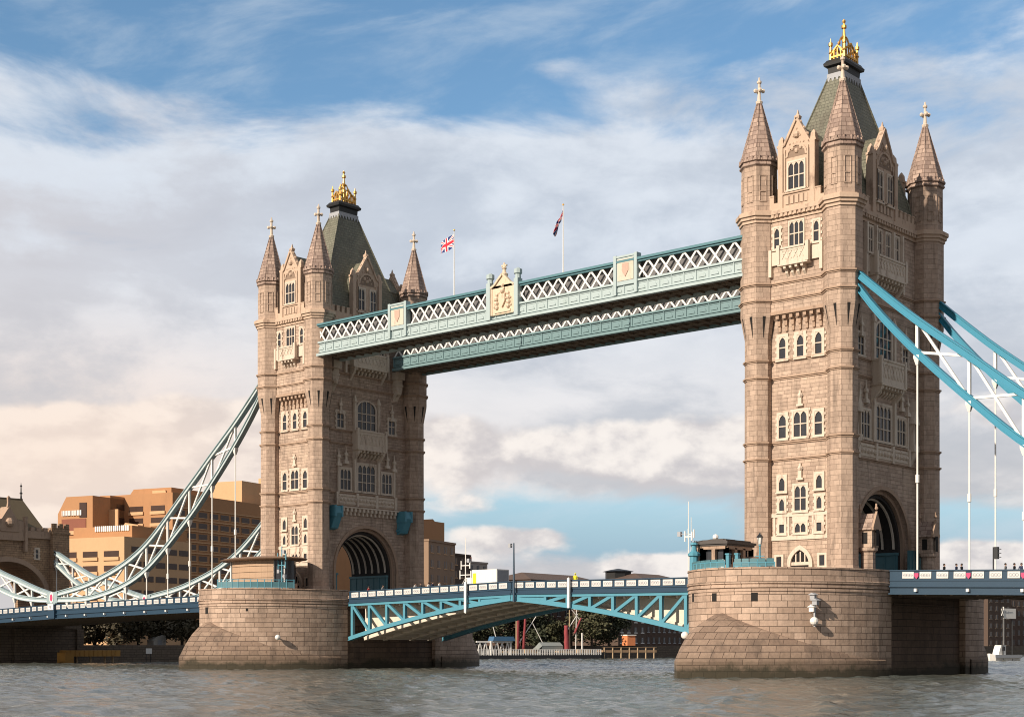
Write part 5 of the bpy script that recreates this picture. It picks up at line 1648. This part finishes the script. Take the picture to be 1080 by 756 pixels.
def hblock(name, a0, a1, b0, b1, z0, z1, mat, cl=0.0, cr=0.0, cz=None, par=None):
    """block with optional chamfered upper left / right corners, extruded along b"""
    k = HK; cz = cz or max(cl, cr)
    pl = [(a0 * k, hz(z0)), (a1 * k, hz(z0)), (a1 * k, hz(z1 - (cz if cr else 0)))]
    if cr: pl.append(((a1 - cr) * k, hz(z1)))
    if cl: pl.append(((a0 + cl) * k, hz(z1)))
    pl.append((a0 * k, hz(z1 - (cz if cl else 0))))
    m = MB(); m.prism(pl, b0 * k, b1 * k, 'xz')
    return hpart(name, m, mat, par)


hblock('bedroom_slab', -18, 0, 0, 106.5, 3, 36.4, HOT)
hblock('slab_end', -16, 0.6, 106.6, 119, 3, 38.4, HOT, cr=0.0)
m = MB(); m.prism([(b * HK, hz(z)) for b, z in ((106.6, 38.4), (112.5, 39.0), (119, 35.5), (119, 34.0), (106.6, 36.0))], -16 * HK, 0.55 * HK, 'yz'); hpart('sloped_cap', m, HOT)
hblock('low_wing', -9, 8.3, -25, -4, 3, 25.0, HOTL)
hblock('terrace', -9.5, 6.0, -20, -3, 25.0, 27.6, HOT)
b1_ = hblock('stair_tower', -23.2, -13.4, -10, 6, 3, 35.4, HOT, cl=2.4, cz=3.6)
c1_ = hblock('upper_block', -18.5, -13.4, -4.5, 14, 3, 35.9, HOT, cl=2.2, cz=3.4)
d1_ = hblock('upper_block', -21.5, -8.5, 10, 24, 30, 38.8, HOT, cl=2.2, cz=2.4)
f1_ = hblock('roof_house', -13, -4, 30, 44, 30, 42.0, HOTL)
hblock('roof_house', -9.6, -2.4, 44.2, 60, 30, 44.2, HOTL); hblock('roof_house', -5.0, -1.4, 40, 43, 30, 42.6, HOT)
hblock('tank_room', -7.0, -3.6, 50, 55, 44, 48.0, HOT)
hblock('pale_panel', -15.3, -10.9, -4.95, -4.55, 27.8, 32.8, HOTL, par=c1_)
hblock('pale_panel', -13.6, -9.0, 9.6, 9.95, 33, 38.2, HOTL, cr=0.9, cz=3.5, par=d1_)
hblock('red_infill', -22.0, -15.2, -10.15, -10.02, 28.0, 30.6, HOTR, par=b1_); hblock('sill_band', -22.6, -13.6, -10.3, -10.02, 27.2, 28.0, HOTL, par=b1_)
hblock('dark_recess', -17.0, -15.0, -10.12, -10.02, 30.8, 34.0, HOTG, par=b1_)
m = MB(); m.prism([(q * HK, hz(z)) for q, z in ((-11, 22), (-4, 22), (-4, 29.0), (-7.5, 29.6), (-11, 25.5))], -6.5 * HK, -4.8 * HK, 'xz'); hpart('stair_shaft', m, HOTL)
rnd.seed(3)
for (a0, a1, bb, z, n) in ((-21.8, -16.2, -10.25, 31.3, 13), (-3.6, 5.4, -20.12, 26.6, 17)):
    m = MB(); a = a0
    for k in range(n):
        wd = (a1 - a0) / n * rnd.uniform(0.45, 0.8)
        m.box(a * HK, (a + wd) * HK, bb * HK - 0.1, bb * HK + 0.1, hz(z), hz(z + 1.1)); a += (a1 - a0) / n
    hpart('roof_lettering', m, WHITE)
wm = MB(); wm.box(-0.03, 0.06, -1.6, 1.6, 0, 1.25); WM = wm.mesh('hotel_window', HOTG)
sm = MB(); sm.box(-0.06, 0.14, -1.75, 1.75, -0.16, 0.0); SM = sm.mesh('hotel_sill', HOTL)
lw = MB(); lw.box(-2.05, 2.05, -0.06, 0.03, 0, 1.3); LW = lw.mesh('hotel_window', HOTG)
ls = MB(); ls.box(-2.2, 2.2, -0.3, 0.0, -0.75, 0.0); LS_ = ls.mesh('hotel_sill', HOTL)
for r in range(8):
    for c in range(10):
        o = bpy.data.objects.new('window', WM); COL.objects.link(o); o.parent = hotel; o.location = (0.0, (2.6 + c * 3.9) * HK, hz(31.6 - r * 2.42))
        q = bpy.data.objects.new('sill', SM); COL.objects.link(q); q.parent = o
for r in range(4):
    for c in range(3):
        o = bpy.data.objects.new('window', LW); COL.objects.link(o); o.parent = hotel; o.location = ((-6.0 + c * 5.5) * HK, -25 * HK - 0.02, hz(21.0 - r * 2.9))
        q = bpy.data.objects.new('sill', LS_); COL.objects.link(q); q.parent = o
for (a, b0, n, z0, rows, st) in ((8.32, -23, 5, 22.0, 4, 3.7), (-13.38, -2.5, 4, 33.0, 2, 3.6)):
    for r in range(rows):
        for c in range(n):
            o = bpy.data.objects.new('window', WM); COL.objects.link(o); o.parent = hotel; o.location = (a * HK, (b0 + 1.6 + c * st) * HK, hz(z0 - r * 2.9))
for r in range(6):
    for c in range(2):
        o = bpy.data.objects.new('window', LW); COL.objects.link(o); o.parent = hotel; o.location = ((-10.0 + c * 6.0) * HK, -0.02, hz(32.5 - r * 2.6))
        q = bpy.data.objects.new('sill', LS_); COL.objects.link(q); q.parent = o
m = MB()
for r in range(9): m.box(0.0, 0.22, 0.4 * HK, 45 * HK, hz(33.3 - r * 2.42) - 0.12, hz(33.3 - r * 2.42) + 0.12)
hpart('floor_band', m, HOTL)

# buildings right of the far tower, above the bridge deck
def block_building(name, pts_, z0, z1, label, mat, rows, cols, roofmat=None, cat='building', wcol=GLASS, fmat=None):
    fmat = fmat or (GREYP if wcol is GLASS else HOTL)
    """pts_: two front corners (x,y) of the river face, extruded away from the river"""
    (xa, ya), (xb, yb), dep = pts_
    L = math.hypot(xb - xa, yb - ya); ang = math.atan2(yb - ya, xb - xa)
    root = thing(name, (xa, ya, z0), label, cat, rotz=ang)
    m = MB(); m.box(0, L, 0, dep, 0, z1 - z0)
    o = bpy.data.objects.new('wall', m.mesh('wall', mat)); COL.objects.link(o); o.parent = root
    H = z1 - z0
    g = MB(); g.box(-L / cols * 0.19, L / cols * 0.19, -0.05, 0.05, 0, H / rows * 0.5); G = g.mesh('window', wcol)
    s = MB(); s.box(-L / cols * 0.25, L / cols * 0.25, -0.12, 0.0, -0.25, 0.0); s.box(-0.05, 0.05, -0.1, 0.0, 0, H / rows * 0.5); SS = s.mesh('window_frame', fmat)
    for r in range(rows):
        for c in range(cols):
            o = bpy.data.objects.new('window', G); COL.objects.link(o); o.parent = root; o.location = (L * (c + 0.5) / cols, 0, H * (r + 0.28) / rows)
            q = bpy.data.objects.new('window_frame', SS); COL.objects.link(q); q.parent = o
    if roofmat:
        m = MB(); m.rings([[(-0.4, -0.4, H), (L + 0.4, -0.4, H), (L + 0.4, dep + 0.4, H), (-0.4, dep + 0.4, H)], [(dep * 0.4, dep / 2 - 0.2, H + dep * 0.15), (L - dep * 0.4, dep / 2 - 0.2, H + dep * 0.15), (L - dep * 0.4, dep / 2 + 0.2, H + dep * 0.15), (dep * 0.4, dep / 2 + 0.2, H + dep * 0.15)]])
        o = bpy.data.objects.new('roof', m.mesh('roof', roofmat)); COL.objects.link(o); o.parent = root
    else:
        m = MB(); m.box(-0.2, L + 0.2, -0.25, dep, H, H + 0.6); o = bpy.data.objects.new('roof', m.mesh('roof', mat)); COL.objects.link(o); o.parent = root
    return root


def at(px, Z, z=3.4):
    X = Z * (px - 540) / 1611.44
    return (CAMX - math.sin(YAW) * Z + math.cos(YAW) * X, CAMY + math.cos(YAW) * Z + math.sin(YAW) * X)


BROWN = plain('brown_brick', (0.085, 0.055, 0.04), 0.85, 0.25, 0.4, dirt=0.3)
DBRICK = stone('warehouse_brick', (0.11, 0.062, 0.044), (0.085, 0.048, 0.036), (0.08, 0.055, 0.04), 0.5, 0.16, 0.02, 0.4)
ROOFB = plain('brown_tile_roof', (0.10, 0.065, 0.05), 0.8, 0.25, 0.5)
zpx = lambda py, Z: 3.0 + (682 - py) * Z / 1611.44
block_building('apartment_block', (at(452, 430), at(480, 447), 22), 3.4, zpx(573, 440), 'banded brown concrete wing directly right of the far tower', plain('wing_concrete', (0.27, 0.18, 0.12), 0.85, 0.2, 0.3), 7, 4, wcol=HOTG)
block_building('apartment_block', (at(478, 470), at(496, 480), 20), 3.4, zpx(586, 475), 'dark brown block one step right of the banded concrete wing', BROWN, 7, 3, wcol=HOTG)
rb = block_building('office_building', (at(494, 520), at(514, 530), 25), 3.4, zpx(594, 525), 'pale grey building with a red roof box left of the white truck', plain('pale_render', (0.36, 0.32, 0.29), 0.85), 8, 3)
m = MB(); m.box(1.5, 6.5, 3, 9, zpx(594, 525) - 2.8, zpx(588, 525) - 3.0); o = bpy.data.objects.new('roof_box', m.mesh('roof_box', plain('red_brick_box', (0.33, 0.1, 0.06), 0.8))); COL.objects.link(o); o.parent = rb
# brick warehouses in the gap under the bascules
wa = block_building('brick_warehouse', (at(560, 425), at(640, 455), 16), 3.4, zpx(613, 440), 'tall brick warehouse half hidden behind the riverside trees', DBRICK, 5, 10, ROOFB)
wb_ = block_building('brick_warehouse', (at(652, 420), at(681, 432), 15), 3.4, zpx(637, 425), 'dark warehouse with white windows between the trees and the long brick one', BROWN, 4, 4, ROOFB, fmat=WHITE)
wc = block_building('brick_warehouse', (at(681, 434), at(735, 455), 18), 3.4, zpx(614, 445), 'long red brick warehouse beside the nearer pier under the right bascule leaf', DBRICK, 6, 10, ROOFB)
m = MB(); c = at(652, 448); m.oct(c[0], c[1], [(zpx(612, 448) - 2, 3.6), (zpx(603, 448), 3.6), (zpx(603, 448) + 0.1, 4.4), (zpx(601, 448), 2.6), (zpx(599.5, 448), 0.3)])
m2 = m; o = rootize(m2.build('roof_cupola', LEAD)); tag(o, 'dark octagonal cupola on the warehouse roof line above the right bascule leaf', 'cupola')
block_building('riverside_house', (at(1042, 620), at(1066, 632), 18), 2.9, zpx(628, 625), 'dark building seen under the right span beyond the white launch', BROWN, 6, 4, fmat=STEELU)
block_building('riverside_house', (at(1066, 640), at(1110, 660), 18), 2.9, zpx(622, 650), 'dark building at the right frame edge under the blue span', DBRICK, 6, 8, fmat=STEELU)
block_building('riverside_house', (at(735, 500), at(1044, 640), 18), 2.9, 16, 'long low brown terrace hidden behind the nearer pier', BROWN, 4, 24, ROOFB) if False else None


# ------------------------------------------------------------------ trees
def leafmat(name, c):
    m, b = new_mat(name)
    p = worldpos(); n1 = noise(p, 0.35, 4, 0.6); n2 = noise(p, 2.0, 3, 0.6)
    hs = S.nt.nodes.new('ShaderNodeHueSaturation'); hs.inputs['Color'].default_value = (*c, 1)
    v = n1 * 1.1 + n2 * 0.8 + 0.05
    S.nt.links.new(v.s, hs.inputs['Value']); S.nt.links.new(hs.outputs[0], b.inputs['Base Color'])
    b.inputs['Roughness'].default_value = 0.7
    return m


LEAFD = leafmat('dark_leaves', (0.036, 0.042, 0.02)); LEAFO = leafmat('olive_leaves', (0.06, 0.06, 0.026)); LEAFB = leafmat('brown_leaves', (0.062, 0.05, 0.026))
BARK = plain('bark', (0.06, 0.045, 0.035), 0.9)


def tree(x, y, z0, h, r, label, mat, seed, n=2600, grp='trees along the far bank', low=-0.02):
    rg = random.Random(seed)
    root = thing('riverside_tree', (x, y, z0), label, 'tree', grp)
    t = MB(); th = h * 0.45
    t.tube((0, 0, 0), (0.1, 0, th), 0.35, 0.22, 7)
    lobes = []
    for k in range(14):
        a = rg.uniform(0, 2 * PI); rr = r * rg.uniform(0.15, 0.72); zz = h * rg.uniform(low + 0.12, 0.84); lr = r * rg.uniform(0.3, 0.52)
        c = Vector((rr * math.cos(a), rr * math.sin(a), zz)); lobes.append((c, lr))
        t.tube((0.08, 0, th * rg.uniform(0.5, 1)), c, 0.14, 0.04, 5)
    o = bpy.data.objects.new('trunk', t.mesh('trunk', BARK)); COL.objects.link(o); o.parent = root
    f = MB()
    for i in range(n):
        c, lr = lobes[rg.randrange(len(lobes))]
        d = Vector((rg.gauss(0, 1), rg.gauss(0, 1), rg.gauss(0, 1))).normalized() * lr * rg.random() ** 0.45 * rg.choice((1, 1, 1, 1.25))
        p = c + Vector((d.x, d.y, d.z * 0.85))
        u = Vector((rg.gauss(0, 1), rg.gauss(0, 1), rg.gauss(0, 0.6))).normalized(); v = u.orthogonal().normalized()
        s = rg.uniform(0.3, 0.62)
        k = f.pts([p - u * s, p - v * s * 0.55, p + u * s, p + v * s * 0.55]); f.face([k, k + 1, k + 2, k + 3])
    o = bpy.data.objects.new('crown', f.mesh('crown', mat, recalc=False)); COL.objects.link(o); o.parent = root
    return root


for i, (px, Z, h, r, mat, lab) in enumerate(((512, 396, 15, 7.0, LEAFD, 'dark tree close to the far pier, leftmost in the gap under the bascules'), (536, 402, 14.5, 6.5, LEAFD, 'dark tree behind the tall red sail'), (563, 400, 16, 6.5, LEAFD, 'dark tree between the red sail and the brick warehouse'),
                                             (586, 398, 7, 3.6, LEAFO, 'small olive bush like tree below the brick warehouse windows'), (624, 404, 17, 7.2, LEAFO, 'broad green tree right of the white mast'), (642, 408, 16, 6.2, LEAFD, 'broad tree beside the dark warehouse with white windows'))):
    x, y = at(px, Z); tree(x, y, 3.4, h, r, lab, mat, 20 + i, 3000)
for i, (px, Z, h, r, lab) in enumerate(((78, 318, 7.5, 4.4, 'brownish tree under the left span next to the gatehouse'), (100, 322, 7, 4.4, 'brownish tree under the left span above the mustard pontoon'), (123, 318, 7.5, 4.4, 'brownish tree under the left span right of the mustard pontoon end'), (146, 322, 8, 4.6, 'brownish tree under the left span above the white notice board'), (170, 326, 8, 4.6, 'brownish tree under the left span behind the pale shed'), (192, 322, 8, 4.4, 'brownish tree under the left span nearest the far pier'))):
    x, y = at(px, Z); tree(x, y, 3.4, h, r, lab, LEAFB, 60 + i, 1800, 'trees under the left span', 0.05)

# ------------------------------------------------------------------ boats and pontoons on the far bank
p0, p1 = at(505, 372), at(634, 392)
ang = math.atan2(p1[1] - p0[1], p1[0] - p0[0]); L = math.dist(p0, p1)
root = thing('landing_pontoon', (p0[0], p0[1], 0), 'black floating pontoon edged with white railings under the left bascule leaf', 'pontoon', rotz=ang)
def lpart(name, mb, mat, par): 
    o = bpy.data.objects.new(name, mb.mesh(name, mat)); COL.objects.link(o); o.parent = par; return o
m = MB(); m.box(0, L, 0, 4.5, -0.5, 1.0); lpart('hull', m, BLACK, root)
m = MB(); m.box(0, L, -0.05, 0.05, 2.35, 2.45); m.box(0, L, -0.04, 0.04, 1.35, 1.42)
k = 0.0
while k < L: m.box(k - 0.16, k + 0.16, -0.06, 0.06, 1.0, 2.4); k += 0.72
lpart('railing', m, WHITE, root)
m = MB(); m.box(L - 5.3, L - 5.0, 1, 1.3, 1.0, 6.6); m.box(4, 4.3, 1, 1.3, 1, 4.5); lpart('mooring_pile', m, WHITE, root)
root2 = thing('covered_brow', (p0[0], p0[1], 1.0), 'white framed gangway with a blue canopy at the left end of the pontoon', 'gangway', rotz=ang)
m = MB()
for k in range(6): m.bar((0.5 + k * 1.6, 1.6, 0.1), (1.3 + k * 1.6, 1.6, 3.2), 0.22); m.bar((2.1 + k * 1.6, 1.6, 0.1), (1.3 + k * 1.6, 1.6, 3.2), 0.22)
m.box(0.2, 10.6, 1.4, 1.7, 3.1, 3.5); m.box(10.0, 10.4, 1.4, 1.7, 0.1, 3.2); lpart('frame', m, WHITE, root2)
m = MB(); m.prism([(4.6, 3.5), (11.2, 3.5), (10.6, 4.6), (5.0, 4.6)], 0.8, 3.2, 'xz'); lpart('canopy', m, plain('canopy_blue', (0.05, 0.13, 0.24), 0.6), root2)
MAROON = plain('maroon_sailcloth', (0.26, 0.045, 0.05), 0.85, 0.25, 2.0); WOOD = plain('varnished_spar', (0.42, 0.3, 0.18), 0.6)


def barge(px, Z, ln, mh, label, sails, spars):
    x, y = at(px, Z)
    root = thing('sailing_barge', (x, y, 0), label, 'sailing barge', 'moored sailing barges', rotz=ang)
    rr = []
    for t, wd, zt in ((0, 0.3, 2.1), (0.1, 1.6, 1.8), (0.35, 2.3, 1.45), (0.7, 2.3, 1.45), (0.92, 1.8, 1.7), (1.0, 1.3, 1.9)):
        X = (t - 0.5) * ln; rr.append([(X, -wd, zt), (X, -wd * 0.85, -0.3), (X, wd * 0.85, -0.3), (X, wd, zt)])
    m = MB(); m.rings(rr); lpart('hull', m, BLACK, root)
    m = MB(); m.box(1, 5, -1.2, 1.2, 1.4, 2.5); m.box(-5, -1, -1.3, 1.3, 1.4, 2.0); lpart('deckhouse', m, WOOD, root)
    m = MB(); m.tube((-1, 0, 1), (-1, 0, mh), 0.2, 0.1); lpart('mast', m, WOOD, root)
    for a, b in spars: m = MB(); m.tube(a, b, 0.12, 0.09); lpart('spar', m, WHITE, root)
    for sx, z0, z1, w0, lean in sails:
        m = MB(); m.smooth = True
        m.rings([[(sx + lean * t + (w0 * (1 - 0.35 * t) * (1 + 0.12 * math.sin(t * 16 + a))) * math.cos(a), (w0 * 0.7) * math.sin(a), z0 + (z1 - z0) * t) for a in [2 * PI * i / 9 for i in range(9)]] for t in [i / 12 for i in range(13)]])
        lpart('furled_sail', m, MAROON, root)


barge(548, 386, 22, 17.5, 'dark sailing barge with tall furled maroon sails left of the brick warehouse', [(-0.6, 2.4, 15.8, 0.5, 0.2), (1.1, 2.2, 14.2, 0.42, 0.9)], [((-0.8, 0.2, 3), (9.5, 0.2, 16.5)), ((-6, 0, 2), (-8.5, 0, 10)), ((-8.5, 0, 10), (-5.5, 0, 15)), ((1.2, 0, 13), (4.5, 0, 17)), ((-15, 0, 3), (-17.5, 0, 14)), ((8, 0, 2.5), (4, 0, 9))])
barge(604, 390, 20, 15.0, 'sailing barge with small maroon sail and tall white mast right of the brick warehouse', [(-1.8, 2.2, 8.5, 0.75, -0.3), (0.6, 6.5, 10.5, 0.35, 2.0)], [((0.9, 0, 1.2), (1.4, 0, 20.5)), ((2.2, 0, 10.0), (-3.2, 0, 15.5)), ((-1.5, 0, 7.5), (1.6, 0, 11.5)), ((0.4, 0, 12.6), (3.4, 0, 12.6))])
x, y = at(577, 388); root = thing('wheelhouse_boat', (x, y, 0), 'small grey boat with a canvas tent roof between the two barges', 'boat', rotz=ang)
m = MB(); m.rings([[(-4.5, -0.4, 1.5), (-4.5, 0, -0.2), (-4.5, 0.4, 1.5)], [(-2, -1.6, 1.2), (-2, 0, -0.4), (-2, 1.6, 1.2)], [(4.5, -1.5, 1.3), (4.5, 0, -0.4), (4.5, 1.5, 1.3)]]); lpart('hull', m, GREYP, root)
m = MB(); m.rings([[(-3.6, -1.4, 2.4), (-3.6, 0, 3.0), (-3.6, 1.4, 2.4)], [(-2.4, -1.4, 3.3), (-2.4, 0, 4.2), (-2.4, 1.4, 3.3)], [(4, -1.4, 3.3), (4, 0, 4.2), (4, 1.4, 3.3)]])
m.box(-2.4, 4, -1.35, 1.35, 1.2, 3.3); lpart('tent_canopy', m, plain('grey_canvas', (0.22, 0.24, 0.23), 0.8), root)
x, y = at(663, 402); root = thing('orange_cabin', (x, y, 3.4), 'small orange cabin with a pale roof on the quay under the right bascule leaf', 'cabin', rotz=ang)
m = MB(); m.box(-1.3, 1.3, -1.2, 1.2, 0, 2.6); lpart('wall', m, plain('orange_panel', (0.62, 0.22, 0.09), 0.7), root); m = MB(); m.box(-1.5, 1.5, -1.4, 1.4, 2.6, 2.85); lpart('roof', m, WHITE, root)
x, y = at(645, 396); root = thing('timber_jetty', (x, y, 0), 'low timber jetty on piles at the right of the quay gap', 'jetty', rotz=ang)
m = MB(); m.box(-3.5, 14, -1, 1.5, 1.6, 2.2); m.box(-3.5, 14, -1.05, -0.95, 2.9, 3.0); lpart('deck', m, plain('tan_timber', (0.34, 0.22, 0.13), 0.8), root)
for k in range(7): m = MB(); m.tube((-3 + k * 2.7, -0.9, -1), (-3 + k * 2.7, -0.9, 3.0), 0.18); lpart('pile', m, WOOD, root)

# under the left span: mustard pontoon, notice, pale shed
p0, p1 = at(70, 283), at(127, 291); angL = math.atan2(p1[1] - p0[1], p1[0] - p0[0]); L = math.dist(p0, p1)
root = thing('work_pontoon', (p0[0], p0[1], 0), 'rusty mustard work pontoon beam on legs under the left span', 'pontoon', rotz=angL)
m = MB(); m.box(0, L, 0, 2.5, 1.25, 2.4); m.box(-0.4, 1.4, -0.2, 2.7, -0.5, 2.0)
for k in range(1, 12): m.box(L * k / 12 - 0.06, L * k / 12 + 0.06, -0.08, 0.0, 1.25, 2.4)
lpart('beam', m, plain('mustard_steel', (0.42, 0.22, 0.05), 0.75, 0.25, 1.0, dirt=0.4, dirtcol=(0.16, 0.07, 0.03)), root)
for k in (3, 6, 9.2, 11.0): m = MB(); m.tube((L * k / 12, 1.2, -1), (L * k / 12, 1.2, 1.3), 0.2); lpart('leg', m, WOOD, root)
x, y = at(157, 296); root = thing('notice_board', (x, y, 0), 'white square river notice on posts left of the far pier', 'notice', rotz=angL)
m = MB(); m.box(-0.65, 0.65, -0.06, 0.06, 1.7, 2.75); lpart('board', m, WHITE, root)
for s in (-0.5, 0.5): m = MB(); m.tube((s, 0.15, -1), (s, 0.15, 2.7), 0.07); lpart('post', m, BLACK, root)
x, y = at(169, 322); root = thing('pale_shed', (x, y, 3.4), 'pale curved roof shed among the trees left of the far pier', 'shed', rotz=angL)
m = MB(); m.prism([(-1.6, -0.6), (1.4, -0.6), (1.4, 2.2), (0.4, 2.1), (-0.8, 1.7), (-1.6, 1.0)], 0, 2.5, 'xz'); lpart('shell', m, plain('shed_metal', (0.42, 0.4, 0.36), 0.5), root); m = MB(); m.box(-0.6, 0.4, -0.05, 0.0, -0.5, 1.1); lpart('door', m, GREYP, root)

# launch and floating platform seen under the right span
p0, p1 = at(1049, 330), at(1077, 336); angR = math.atan2(p1[1] - p0[1], p1[0] - p0[0]); L = math.dist(p0, p1)
root = thing('white_launch', (p0[0], p0[1], 0), 'white launch with a raked cabin moored under the right span', 'launch', rotz=angR)
m = MB(); m.rings([[(-0.5, 0.8, 1.6), (-0.3, 1.0, -0.4), (-0.3, 1.2, -0.4), (-0.5, 1.4, 1.6)], [(0.6, 0, 1.35), (0.8, 0.3, -0.4), (0.8, 2.0, -0.4), (0.6, 2.4, 1.35)], [(L, 0, 1.2), (L, 0.3, -0.4), (L, 2.0, -0.4), (L, 2.4, 1.2)]]); lpart('hull', m, WHITE, root)
m = MB(); m.prism([(2.0, 1.25), (4.7, 1.25), (4.7, 3.4), (3.0, 3.4), (2.5, 2.5)], 0.4, 2.0, 'xz'); c = lpart('cabin', m, WHITE, root)
m = MB(); m.prism([(3.2, 2.2), (4.4, 2.2), (4.4, 3.1), (3.3, 3.1)], 0.36, 0.39, 'xz'); lpart('window', m, GLASS, c)
m = MB(); m.box(0, L, -0.3, -0.1, 0.6, 0.9); m.box(0.0, L, -0.25, -0.1, 0.9, 1.3); lpart('fender_rail', m, GREYP, root)
m = MB(); m.box(4.75, 4.95, 1.0, 1.2, 1.2, 11.8); lpart('signal_post', m, WHITE, root)
x, y = at(1062, 333); root = thing('river_sign', (x, y, 0), 'white rectangular sign hung high above the launch under the right span', 'sign', rotz=angR)
m = MB(); m.box(-1.3, 3.2, -0.1, 0.05, 9.2, 11.4); m.mi = 1
for k in range(3): m.box(-0.9 + k * 0.5, -0.6 + k * 0.5, -0.14, -0.1, 10.4, 10.8)
m.box(0.5, 1.9, -0.14, -0.1, 10.5, 10.65); lpart('board', m, [WHITE, GREYP], root)
m = MB(); m.box(-2.3, -1.35, -0.1, 0.05, 9.7, 11.4); m.mi = 1; m.bar((-2.2, -0.15, 9.8), (-1.45, -0.15, 11.3), 0.16); m.bar((-2.2, -0.15, 11.3), (-1.45, -0.15, 9.8), 0.16); lpart('cross_panel', m, [BLACK, WHITE], root)
m = MB(); m.tube((-1.3, 0.1, -1), (-1.3, 0.1, 9.7), 0.12); m.tube((2.1, 0.1, -1), (2.1, 0.1, 9.7), 0.12); lpart('post', m, BLACK, root)
